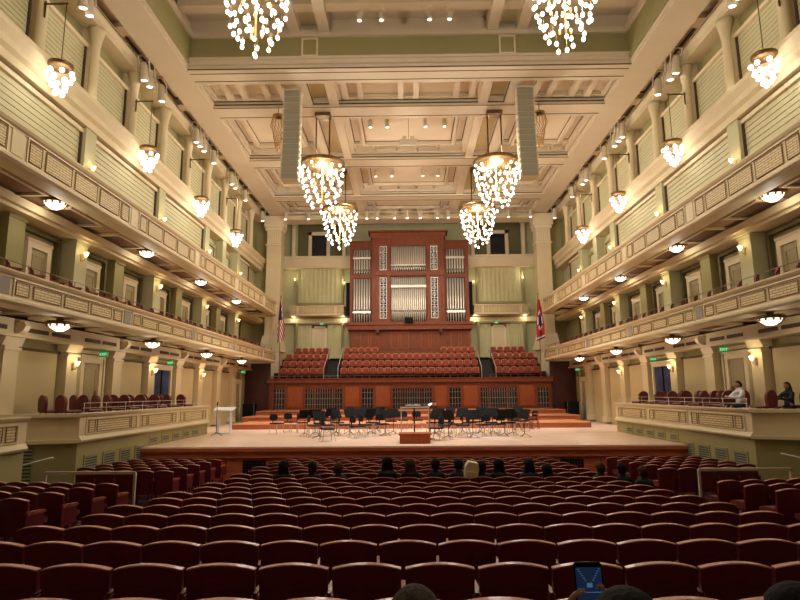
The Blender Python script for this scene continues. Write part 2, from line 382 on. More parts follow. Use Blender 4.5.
W1 = 11.56; BF = 2.0; L1Z = BF; L2Z = 5.2; L3Z = 8.75
for s in (-1, 1):
    # ---- level 1 : back wall of the boxes
    n = 0
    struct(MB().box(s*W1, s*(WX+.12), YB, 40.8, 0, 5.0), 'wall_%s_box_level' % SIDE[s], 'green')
    for i, y in enumerate(LINES):
        if y < 6 or y > 39: continue
        mini_pilaster(s, y, 1.2, 4.62, COLX, .62, 'pilaster')
    # entablature with dark slots
    m = MB().box(s*(COLX-.1), s*WX, YB, 40.6, 4.62, 5.07)
    m.box(s*(COLX-.2), s*WX, YB, 40.6, 4.56, 4.64)
    for y in LINES:
        for q in (.45, 1.6):
            m.box(s*(COLX-.13), s*(COLX-.09), y-3+q, y-3+q+.95, 4.74, 4.86, 1)
    trim(m, ['cream', 'groove'])
    # bays
    doors = {(19, 22): 0, (25, 28): 1, (37, 40): 2}
    for i in range(len(LINES)-1):
        y1, y0 = LINES[i], LINES[i+1]
        if y0 < 6: continue
        yc = (y0+y1)/2
        if (y0, y1) in doors:
            k = doors[(y0, y1)]
            wall_door(s, yc, L1Z if y0 < 27 else 1.12, (1.0, 1.8, .9)[k], 2.05 if y0 < 27 else 2.5, W1-.13, k == 1)
            if k == 1: trim(MB().frameyz(yc-1.0, yc+1.0, 4.02, 4.42, s*(W1-.08), s*W1, .06), ['pale'])
            exit_sign((s*(W1-.35), yc+.35, 4.3), 0 if s < 0 else 0, 'green exit sign above the %s' % ['cream door behind the %s wall boxes' % SIDE[s], 'wide glass door in the %s wall' % SIDE[s], '%s side door nearest the stage back' % SIDE[s]][k])
            # outer frame moulding
            trim(MB().frameyz(y0+.45, y1-.45, L1Z, 4.5, s*(W1-.08), s*W1, .12), ['cream'])
        else:
            r = MB().box(s*(W1-.09), s*(W1-.02), y0+.5, y1-.5, L1Z if y0 < 27 else 1.12, 4.25).build('acoustic_screen', 'panel')
            tag(r, 'plain beige screen panel in the %s box wall, %s behind the stage end' % (SIDE[s], ORD[i+1]), 'panel', 'beige screens behind the boxes')
            trim(MB().box(s*(W1-.12), s*W1, y0+.4, y1-.4, 4.25, 4.33), ['groove'])
    for j, y in enumerate((31, 25, 19, 13)):
        sconce(s, s*(COLX), y, 3.95, 'lit sconce on the %s wall pilaster at box level, %s from the stage' % (SIDE[s], ORD[j+1]), 22)
    # ---- level 2 wall
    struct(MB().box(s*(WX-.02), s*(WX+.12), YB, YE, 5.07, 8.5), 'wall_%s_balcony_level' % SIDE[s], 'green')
    for y in LINES:
        if y < 6 or y > 39: continue
        scn = (y % 6 == 1)
        m = MB().box(s*(COLX if scn else COLX+.2), s*WX, y-.36, y+.36, L2Z, 8.15)
        m.box(s*(COLX-.04 if scn else COLX+.16), s*WX, y-.4, y+.4, 8.0, 8.2)
        struct(m, 'pilaster', 'palegreen' if scn else 'green')
    trim(MB().box(s*(COLX-.3), s*WX, YB, 43, 8.2, 8.43).box(s*(COLX-.15), s*WX, YB, 43, 8.1, 8.2), ['cream'])
    for i in range(len(LINES)-1):
        y1, y0 = LINES[i], LINES[i+1]
        if y0 < 6: continue
        yc = (y0+y1)/2
        wall_door(s, yc, L2Z, .78, 2.25, WX-.12)
        trim(MB().frameyz(y0+.5, y1-.5, L2Z, 8.05, s*(WX-.18), s*WX, .14), ['darkgreen'])
    for j, y in enumerate((37, 31, 25, 19, 13)):
        sconce(s, s*(COLX), y, 7.65, 'lit sconce on the %s wall above the lower balcony, %s from the stage' % (SIDE[s], ORD[j+1]), 16)
    # ---- level 3 : ledge and shutters
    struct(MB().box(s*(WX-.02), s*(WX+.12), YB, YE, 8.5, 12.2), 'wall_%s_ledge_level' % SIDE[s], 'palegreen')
    for y in (37, 31, 25, 19, 13, 34):
        m = MB().box(s*(COLX), s*WX, y-.33, y+.33, L3Z, ZL['corb'])
        struct(m, 'pilaster', 'palegreen')
    for j, y in enumerate((37, 31, 25, 19, 13)):
        sconce(s, s*(COLX), y, 10.75, 'lit sconce between the big shutters of the %s wall, %s from the stage' % (SIDE[s], ORD[j+1]), 12)
    def shutter(y0, y1, z0, z1, nm, label, grp, bar=True):
        r = empty(nm, (s*(COLX+.22), (y0+y1)/2, z0)); w = (y1-y0); h = z1-z0
        m = MB(); ns = max(6, int(h/.19))
        for k in range(ns):
            za = h*k/ns; zb = h*(k+1)/ns
            # tilted slat, overlapping its neighbour
            m.add([(-s*.01, -w/2, zb-.01), (-s*.01, w/2, zb-.01), (-s*.03, w/2, za), (-s*.03, -w/2, za)], [(0, 1, 2, 3)], 0)
            m.box(-s*.03, s*.02, -w/2, w/2, za-.012, za, 1)
        m.box(s*.02, s*.05, -w/2, w/2, 0, h, 1)
        m.build('slat_curtain', ['blind', 'blindline'], r)
        MB().box(-s*.12, s*.05, -w/2-.03, w/2+.03, h, h+.14).build('head_rail', 'pale', r)
        for e in (-1, 1): MB().box(-s*.1, s*.05, e*w/2-.03, e*w/2+.03, 0, h).build('side_track', 'groove', r)
        tag(r, label, 'shutter', grp)
    for j, (a, b) in enumerate(((25, 31), (19, 25), (13, 19), (7, 13))):
        shutter(a+.36, b-.36, L3Z+.3, 11.95, 'roller_shutter', 'long pale slatted shutter of the %s wall, %s from the stage' % (SIDE[s], ORD[j+1]), 'long shutters above the upper ledge')
    # small windows near stage
    for j, (a, b) in enumerate(((31, 34), (34, 37))):
        door_no[0] += 0
        w_ = empty('window_%s_%d' % (SIDE[s], j+1), (s*(WX-.1), (a+b)/2, L3Z)); w_['kind'] = 'structure'
        MB().frameyz(-1.05, 1.05, 0, 3.0, -s*.1, s*.05, .16).build('window_frame', 'green', w_)
        MB().box(0, s*.03, -.9, .9, .1, 2.85).build('window_pane', 'palegreen', w_)
    shutter(37.5, 39.9, L3Z+.1, 11.9, 'roller_shutter', 'narrow pale shutter at the stage end of the %s ledge' % SIDE[s], 'narrow shutters')
    # cornice beam
    m = MB()
    z = ZL['corb']
    poly = [(s*(COLX-.05), z), (s*(COLX-.05), z+.25), (s*(COLX-.18), z+.35), (s*(COLX-.18), z+.55), (s*(COLX-.35), z+.75), (s*(COLX-.35), z+.9), (s*(COLX-.2), z+1.0), (s*(WX+.1), z+1.0), (s*(WX+.1), z)]
    m.prism(poly, 1, YB, YE)
    trim(m, ['cream'])
    # ---- clerestory
    struct(MB().box(s*(WX-.02), s*(WX+.12), YB, YE, 13.1, 18.6), 'wall_%s_clerestory' % SIDE[s], 'green')
    for y in LINES:
        if y < 6: continue
        m = MB()
        m.lathe([(.22, 13.15), (.22, 13.35), (.18, 13.4), (.17, 13.5), (.155, 15.4), (.18, 15.44), (.18, 15.5), (.2, 15.65), (.27, 15.95), (.3, 16.1)], (s*(COLX+.12), y, 0), 20, 0)
        m.box(s*(COLX+.1), s*WX, y-.12, y+.12, 13.15, 16.1)
        struct(m, 'column', ['cream', 'pale'])
    for i in range(len(LINES)-1):
        y1, y0 = LINES[i], LINES[i+1]
        if y0 < 6: continue
        r = empty('roller_blind', (s*(COLX+.42), (y0+y1)/2, 13.2)); m = MB(); w = 2.62; h = 2.1
        ns = 13
        for k in range(ns):
            za = h*k/ns; zb = h*(k+1)/ns
            m.add([(-s*.005, -w/2, zb-.006), (-s*.005, w/2, zb-.006), (-s*.02, w/2, za), (-s*.02, -w/2, za)], [(0, 1, 2, 3)], 0)
            m.box(-s*.02, s*.02, -w/2, w/2, za-.006, za, 1)
        m.box(s*.02, s*.04, -w/2, w/2, 0, h, 1)
        m.build('slat_curtain', ['blind', 'blindline'], r)
        MB().box(-s*.12, s*.03, -w/2-.05, w/2+.05, h, h+.14).build('head_rail', 'pale', r)
        for e in (-1, 1): MB().box(-s*.08, s*.03, e*w/2-.03, e*w/2+.03, 0, h).build('side_track', 'groove', r)
        tag(r, 'pale slatted clerestory blind high on the %s wall, %s from the stage' % (SIDE[s], ORD[i+1]), 'blind', 'clerestory blinds')
    # entablature above columns
    m = MB().prism([(s*(COLX-.05), 16.1), (s*(COLX-.05), 16.35), (s*(COLX-.12), 16.5), (s*(COLX-.12), 16.7), (s*(WX+.1), 16.7), (s*(WX+.1), 16.1)], 1, YB, YE)
    m.box(s*(COLX-.14), s*(COLX-.1), YB, YE, 16.6, 16.62, 1)
    trim(m, ['cream', 'groove'])

# ------------------------------------------------------------------ balconies
def balcony(s, zb, zt, y0, y1, piers, label, soffit_mat):
    r = empty('balcony', (s*BX, y0, zb)); Y = lambda y: y-y0; Z = lambda z: z-zb; s_ = s
    def X(d): return s*d      # outward distance from the face (towards wall +)
    h = zt-zb
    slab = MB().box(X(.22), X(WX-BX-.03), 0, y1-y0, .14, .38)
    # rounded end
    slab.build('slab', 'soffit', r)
    f = MB()
    poly = [(X(.5), 0), (X(.02), 0), (X(-.05), .06), (X(-.05), .12), (X(.0), .17), (X(.04), .2), (X(.04), h-.14), (X(-.02), h-.1), (X(-.06), h-.04), (X(-.06), h), (X(.22), h), (X(.22), .2), (X(.5), .2)]
    f.prism(poly, 1, 0, y1-y0)
    # curved return at the stage end
    n = 10; RR = .9
    for lo, hi, e in ((0, .17, -.05), (.17, h-.14, .04), (h-.14, h, -.06)):
        vs = []
        for k in range(n+1):
            a = PI/2*k/n
            cx, cy = RR, y1-y0
            for rad in (RR-e, RR-e-.2):
                vs += [(X(cx-rad*math.cos(a)), cy+rad*math.sin(a), lo), (X(cx-rad*math.cos(a)), cy+rad*math.sin(a), hi)]
        fs = []
        for k in range(n):
            b = 4*k; c = b+4
            fs += [(b, c, c+1, b+1), (b+2, b+3, c+3, c+2), (b+1, c+1, c+3, b+3), (b, b+2, c+2, c)]
        f.add(vs, fs, 0, False)
    f.box(X(.8), X(WX-BX-.03), y1-y0+.7, y1-y0+.88, 0, h)
    fa = f.build('fascia', 'cream', r)
    # thin dark shadow lines of the mouldings painted in as a proud dark brown strip
    g = MB().box(X(.025), X(.05), 0, y1-y0, h-.2, h-.185)
    g.build('shadow_line', 'groove', fa)
    zlo, zhi = .24, h-.22
    for i in range(len(piers)-1):
        a, b = Y(piers[i])+.42, Y(piers[i+1])-.42
        L = b-a; gap = .16; sm = .5; lg = (L-2*sm-4*gap)/3
        y = a
        fr = MB().frameyz(a-.08, b+.08, zlo-.08, zhi+.06, X(.0), X(.04), .035)
        fr.build('panel_frame', 'pale', fa)
        for w in (sm, lg, lg, lg, sm):
            if piers[i]+.42+y-a < y0-1: pass
            p = MB().box(X(.01), X(.04), -w/2, w/2, 0, zhi-zlo-.02)
            p.frameyz(-w/2, w/2, 0, zhi-zlo-.02, X(-.004), X(.012), .02, 1)
            p.build('grille_panel', ['fpanel', 'panelline'], fa, (0, y+w/2, zlo))
            y += w+gap
        MB().box(X(.015), X(.04), Y(piers[i+1])-.22, Y(piers[i+1])+.22, zlo-.02, zhi+.02).build('speaker_grille', 'spk' if zb < 7 else 'cream', r)
    # soffit panels
    for i, p in enumerate(piers):
        for q in (1.5, 4.5):
            yy = Y(p)+q-3
            if yy < 0 or yy > y1-y0-1: continue
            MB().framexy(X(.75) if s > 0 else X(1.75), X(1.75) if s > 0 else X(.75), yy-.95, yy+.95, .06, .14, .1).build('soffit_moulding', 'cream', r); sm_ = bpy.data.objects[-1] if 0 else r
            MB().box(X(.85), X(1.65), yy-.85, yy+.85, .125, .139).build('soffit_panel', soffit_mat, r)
    tag(r, label, 'balcony')
    return r
PIERS = [7, 13, 19, 25, 31, 37, 40.6]
for s in (-1, 1):
    balcony(s, ZL['b1b'], ZL['b1t'], 4, 40.2, PIERS[:6]+[40.6], 'cream panelled lower balcony running along the %s wall' % SIDE[s], 'soffitdark')
    balcony(s, ZL['b2b'], ZL['b2t'], 4, 40.2, PIERS[:6]+[40.6], 'cream panelled upper ledge below the long shutters of the %s wall' % SIDE[s], 'soffitdark')
    # metal rail on the lower balcony
    r = empty('balcony_rail', (s*(BX+.12), 8, ZL['b1t']))
    m = MB().tube([(0, 0, .24), (0, 32, .24)], .013, 6); m.build('handrail', 'bronze', r)
    for k in range(17): MB().tube([(0, 2*k, 0), (0, 2*k, .22)], .012, 6).build('post', 'bronze', r)
    tag(r, 'thin dark handrail on top of the %s lower balcony' % SIDE[s], 'railing')
    for j, y in enumerate((34, 28, 22, 16)):
        for lv, zb, xo in (('lower', ZL['b1b'], 9.95), ('upper', ZL['b2b'], 10.4)):
            o = dome0 if not dome_used[0] else copy_tree(dome0); dome_used[0] = 1
            o.location = (s*xo, y, zb+(.08 if lv == 'upper' else -.14))
            tag(o, 'glowing dome light under the %s %s balcony, %s from the stage' % (SIDE[s], lv, ORD[j+1]), 'lamp', 'dome ceiling lights')
            point('dome_bulb', (s*xo, y, zb-(.3 if lv == 'upper' else .5)), 14, (1, .9, .74), .15)
    # brackets under lower balcony
    for j, y in enumerate((34, 28, 22, 16)):
        m = MB().prism([(s*(COLX-.1), 4.95), (s*(COLX-.36), 4.98), (s*(COLX-.42), 4.86), (s*(COLX-.36), 4.74), (s*(COLX-.25), 4.66), (s*(COLX-.1), 4.62)], 1, y-.12, y+.12)
        trim(m, ['pale'])

# ------------------------------------------------------------------ boxes
PZ0, PZ1 = 1.6, 2.42
def box_front(s, ya, yb, label, near=False, chamfer=True):
    r = empty('box_parapet', (s*BX, ya, PZ0)); h = PZ1-PZ0
    X = lambda d: s*d
    prof = [(-.06, 0), (-.09, .06), (-.02, .16), (0, .18), (0, h-.13), (-.05, h-.09), (-.08, h-.03), (-.08, h), (.2, h), (.2, -.02)]
    MB().prism([(X(a), b) for a, b in prof], 1, 0, yb-ya).build('parapet_wall', 'cream', r)
    if chamfer:
        # face that turns outward to the side wall
        m = MB(); W = WX-BX-.05
        pts = [(-.0, 0), (W, -1.0)]
        for lo, hi, e in ((0, .1, .09), (.1, h-.1, 0), (h-.1, h, .08)):
            m.add([(X(0-e), 0-e, lo), (X(W), -1.0-e, lo), (X(W), -.8, lo), (X(.2), .2, lo), (X(0-e), 0-e, hi), (X(W), -1.0-e, hi), (X(W), -.8, hi), (X(.2), .2, hi)],
                  [(0, 1, 5, 4), (1, 2, 6, 5), (2, 3, 7, 6), (3, 0, 4, 7), (4, 5, 6, 7), (3, 2, 1, 0)])
        m.build('return_wall', 'cream', r)
    # far end return
    MB().box(X(.2), X(WX-BX-.05), yb-ya-.2, yb-ya, 0, h).build('end_wall', 'cream', r)
    # panels
    y = .25; n = int((yb-ya)/3.4); L = (yb-ya-.4)/max(1, n)
    for k in range(n):
        a = .2+k*L
        MB().frameyz(a+.12, a+L-.12, .2, h-.16, X(-.03), X(0), .03).build('panel_frame', 'pale', r)
        lg = L-.24-.16-2*.35-3*.1
        yy = a+.2+.05
        for w in (.35, lg, .35):
            p = MB().box(X(-.02), X(0), -w/2, w/2, 0, h-.46); p.frameyz(-w/2, w/2, 0, h-.46, X(-.035), X(-.02), .018, 1)
            p.build('grille_panel', ['fpanel', 'panelline'], r, (0, yy+w/2, .25)); yy += w+.12
    tag(r, label, 'parapet')
for s in (-1, 1):
    box_front(s, 16.6, 27.3, 'long cream box parapet on the %s side next to the stage' % SIDE[s])
    box_front(s, 6.0, 14.3, 'short cream box parapet at the %s edge nearest the photo border' % SIDE[s], chamfer=False)
    r = empty('parapet_rail', (s*(BX+.1), 16.9, PZ1))
    for z in (.14, .28): MB().tube([(0, 0, z), (0, 10.1, z)], .011, 6).build('rail_bar', 'steel', r)
    for k in range(9): MB().tube([(0, .05+1.25*k, 0), (0, .05+1.25*k, .28)], .01, 6).build('post', 'steel', r)
    tag(r, 'thin two-bar metal rail on top of the long %s box parapet' % SIDE[s], 'railing')
    # green base walls
    m = MB().box(s*(BX+.02), s*(BX+.2), 16.6, 27.3, 0, PZ0)
    m.add([(s*(BX+.02), 16.6, 0), (s*WX, 15.6, 0), (s*WX, 15.6, PZ0), (s*(BX+.02), 16.6, PZ0)], [(0, 1, 2, 3)])
    m.box(s*(BX+.2), s*WX, 27.1, 27.3, 0, PZ0)
    struct(m, 'wall_%s_box_base' % SIDE[s], 'green')
    m = MB().box(s*(BX+.02), s*(BX+.2), 6, 14.3, 0, PZ0).box(s*(BX+.2), s*WX, 14.1, 14.3, 0, PZ0)
    struct(m, 'wall_%s_near_box_base' % SIDE[s], 'green')
    struct(MB().box(s*(BX+.2), s*W1, 16.75, 27.1, BF-.3, BF).box(s*(BX+.2), s*WX, 6, 13.7, BF-.3, BF), 'floor_%s_box' % SIDE[s], 'boxfloor')
    # vents
    for k in range(9):
        y = 17.35+1.05*k; small = y > 20.9
        r = empty('wall_vent', (s*(BX+.02), y, 1.18 if small else .52)); hh = .22 if small else .66; w = .3 if small else .33
        MB().frameyz(-w-.04, w+.04, -.04, hh+.04, -s*.03, 0, .05).build('frame', 'green', r)
        MB().box(-s*.01, 0, -w, w, 0, hh).build('backing', 'ventdk', r)
        m = MB()
        for q in range(3 if small else 9): m.box(-s*.028, -s*.01, -w, w, hh*(q+.25)/(3 if small else 9), hh*(q+.75)/(3 if small else 9))
        m.build('louvre', 'grille', r)
        tag(r, 'grey louvred vent low in the %s box wall, %s from the audience end' % (SIDE[s], ORD[k+1]), 'vent', 'vents under the boxes')
    r = empty('wall_vent', (s*10.9, 15.96, .55), s*-.40); MB().box(-.45, .45, -.02, .01, 0, .95).build('backing', 'ventdk', r)
    m = MB()
    for q in range(10): m.box(-.45, .45, -.05, -.02, .095*q+.02, .095*q+.07)
    m.build('louvre', 'grille', r); tag(r, 'large louvred vent in the %s recess beside the side stair' % SIDE[s], 'vent')
    # white crowd rail & stair handrail
    zf = fz(13.1)
    r = empty('guard_rail', (s*7.2, 13.1, zf))
    MB().box(-1.0, 1.0, -.025, .025, .97, 1.03).build('top_rail', 'railmetal', r)
    for x in (-1.0, 1.0): MB().box(x-.025, x+.025, -.025, .025, 0, 1.0).build('post', 'railmetal', r)
    tag(r, 'pale metal guard rail in front of the %s cross aisle' % SIDE[s], 'railing')
    r = empty('stair_rail', (s*9.75, 14.6, fz(14.6)))
    MB().tube([(s*1.6, 0, 1.0), (s*.2, .2, 1.0), (-s*.6, .3, 1.2)], .022, 8).build('handrail', 'railmetal', r)
    for x, z in ((s*1.2, 1.0), (s*.2, 1.0)): MB().tube([(x, .1, 0), (x, .1, z)], .018, 8).build('post', 'railmetal', r)
    tag(r, 'thin metal stair handrail by the recess in the %s box wall' % SIDE[s], 'railing')

# ------------------------------------------------------------------ seats
def seat_parts(width=.50, near=True):
    """returns list of (name, MB, mats); seat faces +y, rear of back at y=0"""
    w = width/2; N = 8
    back = MB(); rim = MB()
    def yb(x, z): return .035*(1-(x/w)**2)*-1+.035 + (.86-z)*.10     # slightly bowed and raked
    def zt(x): return .815+.045*(1-(x/w)**2)
    levels = [0, .3, .62, .86, 1]
    vs = []; nl = len(levels)
    z0 = .26
    for th in (0, .045):
        for l in levels:
            for i in range(N+1):
                x = -w+2*w*i/N
                taper = 1-.03*(1-l)
                z = z0+(zt(x)-z0)*l
                vs.append((x*taper, yb(x, z)+th-.02, z))
    fs = []; S = (N+1)*nl
    for l in range(nl-1):
        for i in range(N):
            a = l*(N+1)+i; fs.append((a, a+1, a+N+2, a+N+1)); fs.append((S+a+N+1, S+a+N+2, S+a+1, S+a))
        a = l*(N+1); fs.append((a, a+N+1, S+a+N+1, S+a)); a += N; fs.append((a, S+a, S+a+N+1, a+N+1))
    fs.append(tuple(list(range(N+1))[::-1]+[S+i for i in range(N+1)]))
    back.add(vs, fs, 0, False)
    # upholstered inner face
    back.add([(x*.9, yb(x, z)+.03, z) for z in (.42, .78) for x in (-w, 0, w)]+[(x*.9, yb(x, z)+.06, z) for z in (.44, .76) for x in (-w, 0, w)],
             [(6, 7, 10, 9), (7, 8, 11, 10), (0, 6, 9, 3), (2, 5, 11, 8), (3, 9, 10, 4), (4, 10, 11, 5), (0, 1, 7, 6), (1, 2, 8, 7)], 1, False)
    rv = []
    for i in range(N+1):
        x = -w+2*w*i/N; z = zt(x); y = yb(x, z)
        rv += [(x, y-.026, z-.004), (x, y-.026, z+.006), (x, y+.032, z+.006), (x, y+.032, z-.004)]
    rf = []
    for i in range(N):
        a = 4*i; b = a+4
        rf += [(a, b, b+1, a+1), (a+1, b+1, b+2, a+2), (a+2, b+2, b+3, a+3), (a, a+3, b+3, b)]
    rf += [(0, 1, 2, 3), (4*N+3, 4*N+2, 4*N+1, 4*N)]
    rim.add(rv, rf)
    cush = MB()
    pr = [(.08, .40), (.08, .5), (.2, .515), (.42, .51), (.5, .49), (.52, .45), (.5, .41), (.3, .37)]
    cush.prism(pr, 0, -w*.9, w*.9, 0, True)
    arm = MB()
    x = w+.012
    arm.prism([(.0, .60), (.0, .64), (.1, .655), (.36, .64), (.40, .61), (.36, .595)], 0, x-.03, x+.03)
    std = MB().box(x-.014, x+.014, -.012, .07, .02, .66).box(x-.016, x+.016, .07, .36, .3, .6).box(x-.014, x+.014, .2, .27, .0, .3)
    return [('backrest', back, ['seatwood', 'seatfab']), ('top_rim', rim, ['seatrim']), ('seat_cushion', cush, ['seatfab']), ('armrest', arm, ['armwood']), ('side_standard', std, ['seatwood'])]
def make_seat(width, name='theatre_chair', detailed=True, mats=None):
    parts = seat_parts(width)
    if detailed:
        r = empty(name)
        made = {}
        for n, m, mt in parts: made[n] = m.build(n, mt, {'top_rim': made.get('backrest'), 'side_standard': made.get('armrest')}.get(n) or r)
        return r
    allm = MB(); ml = []
    for n, m, mt in parts:
        base = len(ml); ml += mt
        o = len(allm.v); allm.v += m.v; allm.f += [tuple(i+o for i in f) for f in m.f]; allm.m += [k+base for k in m.m]; allm.sm += m.sm
    if mats: ml = [mats.get(k, k) for k in ml]
    return allm.build(name, ml)
protoN = {.505: make_seat(.522), .48: make_seat(.498)}
protoF = {.505: make_seat(.522, detailed=False), .48: make_seat(.498, detailed=False)}
used = {}
def place(proto, loc, rz, label, cat, group, key):
    o = copy_tree(proto) if used.get(key) else proto
    used[key] = 1
    o.location = loc; o.rotation_euler = (0, 0, rz); tag(o, label, cat, group); return o
ROWY = [4.58+.955*k for k in range(-1, 16)]     # index 0 is the row nearest the camera
def vis(x, y, margin=.45):
    zc = .987*y-.2
    return abs(x-CAMX) < zc*.71+margin
far_seats = []
for ri, y in enumerate(ROWY):
    k = ri-1
    if k % 2 == 0: n, p, x0 = 17, .52, -4.42
    else: n, p, x0 = 16, .545, -4.25
    if k in (0,): n, p, x0 = 16, .553, -4.62
    w = .48 if p < .53 else .505
    xs = [x0+p*(i+.5) for i in range(n)]
    xs = [x for x in xs if vis(x, y)]
    for i, x in enumerate(xs):
        if k >= 14: far_seats.append((x, y, w)); continue
        det = k <= 7
        place((protoN if det else protoF)[w], (x, y, fz(y)), 0,
              'burgundy seat, %s from left in the %s middle-block row up from the photo bottom' % (ORD[i+1], ORD[ri+1]), 'seat', 'theatre seats of the middle block', ('N' if det else 'F', w))
# the front two rows of the middle block, seen only as rims far away
m = MB(); ml = ['seatwood', 'seatfab', 'seatrim', 'seatfab', 'armwood', 'seatwood']
for x, y, w in far_seats:
    base = 0
    for n_, mm, mt in seat_parts(w):
        o = len(m.v); m.v += [(a+x, b+y, c+fz(y)) for a, b, c in mm.v]; m.f += [tuple(i+o for i in f) for f in mm.f]; m.m += [q+base for q in mm.m]; m.sm += mm.sm; base += len(mt)
o = m.build('front_row_seating', ml); tag(o, 'front two rows of burgundy seats of the middle block before the stage', 'seats', kind='stuff')
ANG = R(8)
for s in (-1, 1):
    for k in list(range(4, 9))+list(range(11, 16)):
        y = 4.58+.955*k; row = []
        for i in range(6):
            x = 6.15+.515*(i+.5); dy = (x-6.15)*math.tan(ANG)*(1.0 if k < 10 else .25)
            if k < 10 and not vis(s*x, y+dy, .3): continue
            if k == 11 and i > 4: continue
            row.append((x, y+dy))
        for i, (x, yy) in enumerate(row):
            det = k < 10
            place((protoN if det else protoF)[.48], (s*x, yy, fz(y)), (ANG*s if k < 10 else ANG*.25*s),
                  'burgundy seat, %s out from the %s aisle, %s row %s guard rail' % (ORD[i+1], SIDE[s], ORD[(k-10) if k > 10 else (9-k)], 'beyond the' if k > 10 else 'nearer than the'), 'seat',
                  'theatre seats of the side blocks', ('N' if det else 'F', .48))
# ------------------------------------------------------------------ stage
m = MB().box(-BX, BX, STY, 27.3, STG-.12, STG).box(-WX, WX, 27.3, 40.6, STG-.12, STG)
m.box(-BX, BX, STY-.06, STY, STG-.05, STG, 0)
struct(m, 'floor_stage', 'stagefloor')
m = MB().box(-BX, BX, STY, STY+.15, 0, STG-.12)
m.box(-BX, BX, STY-.08, STY+.02, STG-.16, STG-.05, 0).box(-BX, BX, STY-.05, STY, STG-.42, STG-.38, 1)
m.box(-BX, BX, STY-.04, STY, 0, .16, 0)
for k in range(-7, 8): m.box(k*1.3-.015, k*1.3+.015, STY-.01, STY, .16, STG-.42, 1)
struct(m, 'wall_stage_front', ['stagefront', 'cherrydk'])
for s in (-1, 1):
    r = empty('stage_vent', (s*5.5, STY, .14)); MB().box(-.4, .4, -.02, 0, 0, .5).build('backing', 'black', r)
    m = MB()
    for q in range(9): m.box(-.4+.1*q-.01, -.4+.1*q+.01, -.035, -.02, 0, .5)
    for q in range(6): m.box(-.4, .4, -.035, -.02, .1*q-.008, .1*q+.008)
    m.build('lattice', 'mahog', r); tag(r, 'black lattice vent in the stage front at the end of the %s aisle' % SIDE[s], 'vent')
# risers
for i, (x, y0, z) in enumerate(((9.3, 30.4, STG+.27), (9.75, 33.8, STG+.5), (10.2, 36.9, 1.84))):
    y1 = (33.8, 36.9, 40.38)[i]; x = min(x, 9.78) if i == 2 else x; m = MB().box(-x, x, y0+.03, y1, STG, z-.03, 0); m.box(-x-.02, x+.02, y0, y1, z-.03, z, 1)
    o = m.build('stage_riser', ['riser', 'risertop']); tag(o, 'wide wooden stage riser, %s' % ('lowest and nearest the audience', 'middle step', 'highest step against the back wall')[i], 'riser')
for s in (-1, 1):
    for j, (x, y, z) in enumerate(((7.9, 36.5, 1.70), (7.9, 33.4, 1.45))):
        o = MB().box(-.8, .8, 0, .36, STG-z+.02 if 0 else -.12, 0).build('riser_step', 'riser', loc=(s*x, y, z)); tag(o, 'small wooden step at the %s %s riser' % (SIDE[s], ('upper', 'middle')[j]), 'step')

# stage back wall
BY = 40.4; BW = 9.8; z0, z1 = 1.84, 3.98
m = MB().box(-BW, BW, BY, BY+.2, z0, z1-.3, 0)
m.box(-BW-.1, BW+.1, BY-.2, BY+.3, z1-.3, z1-.05, 0).box(-BW-.15, BW+.15, BY-.28, BY+.3, z1-.05, z1, 0)
m.box(-BW, BW, BY-.21, BY-.2, z1-.33, z1-.3, 1)
def px2x(px, y): return (px-407)/575*(.987*y-.2)+CAMX
wins = [(272, 283), (304, 341), (361, 372), (392, 431), (449, 460), (480, 516), (537, 548)]
struct(m, 'wall_stage_back', ['cherry', 'cherrydk'])
edges = []
for j, (a, b) in enumerate(wins):
    xa, xb = px2x(a, BY), px2x(b, BY); edges.append((xa, xb)); w = xb-xa
    r = empty('window_stage_%d' % (j+1), ((xa+xb)/2, BY, z0)); r['kind'] = 'structure'
    MB().box(-w/2, w/2, -.03, 0, .06, 1.4).build('window_pane', 'glassdk', r)
    f = MB().frame(-w/2-.06, w/2+.06, .0, 1.5, -.08, 0, .07)
    if w > 1.2: f.box(-w/2, w/2, -.07, 0, 1.12, 1.2); [f.box(-w/2+w*q/4-.03, -w/2+w*q/4+.03, -.07, 0, 0, 1.4) for q in (1, 3)]
    f.build('window_frame', 'cherry', r)
    g = MB(); nb = max(3, int(w/.16))
    for q in range(1, nb): g.box(-w/2+w*q/nb-.012, -w/2+w*q/nb+.012, -.05, -.03, .06, 1.4)
    for z in (.35, .75, 1.15): g.box(-w/2, w/2, -.05, -.03, z-.01, z+.01)
    g.build('grille', 'steel', r)
prev = -BW
for (xa, xb) in edges+[(BW, BW)]:
    L = xa-prev
    if L > .5:
        trim(MB().frame(prev+.14, xa-.14, z0+.1, z1-.42, BY-.04, BY, .05).box(prev+.2, xa-.2, BY-.02, BY, z0+.2, z1-.55, 1), ['cherry', 'cherrylt'])
    for e in (prev+.08, xa-.08):
        if abs(e) < BW-.2: trim(MB().box(e-.06, e+.06, BY-.12, BY, z0, z1-.3), ['cherry'])
    prev = xb
# rail above
r = empty('choir_rail', (0, BY-.05, z1))
MB().tube([(-BW, 0, .16), (BW, 0, .16)], .018, 6).build('handrail', 'steel', r)
for k in range(15): MB().tube([(-BW+k*BW*2/14, 0, 0), (-BW+k*BW*2/14, 0, .16)], .012, 6).build('post', 'steel', r)
tag(r, 'thin steel rail along the top of the wooden stage back wall', 'railing')
# dark wood side panels beyond stage
for s in (-1, 1):
    m = MB().box(s*BW, s*WX, 40.5, 40.7, STG, 5.05)
    m.frame(min(s*(BW+.15), s*(WX-.2)), max(s*(BW+.15), s*(WX-.2)), 1.4, 3.2, 40.46, 40.5, .07); m.frame(min(s*(BW+.15), s*(WX-.2)), max(s*(BW+.15), s*(WX-.2)), 3.3, 4.9, 40.46, 40.5, .07)
    struct(m, 'wall_stage_%s_panel' % SIDE[s], 'mahog')

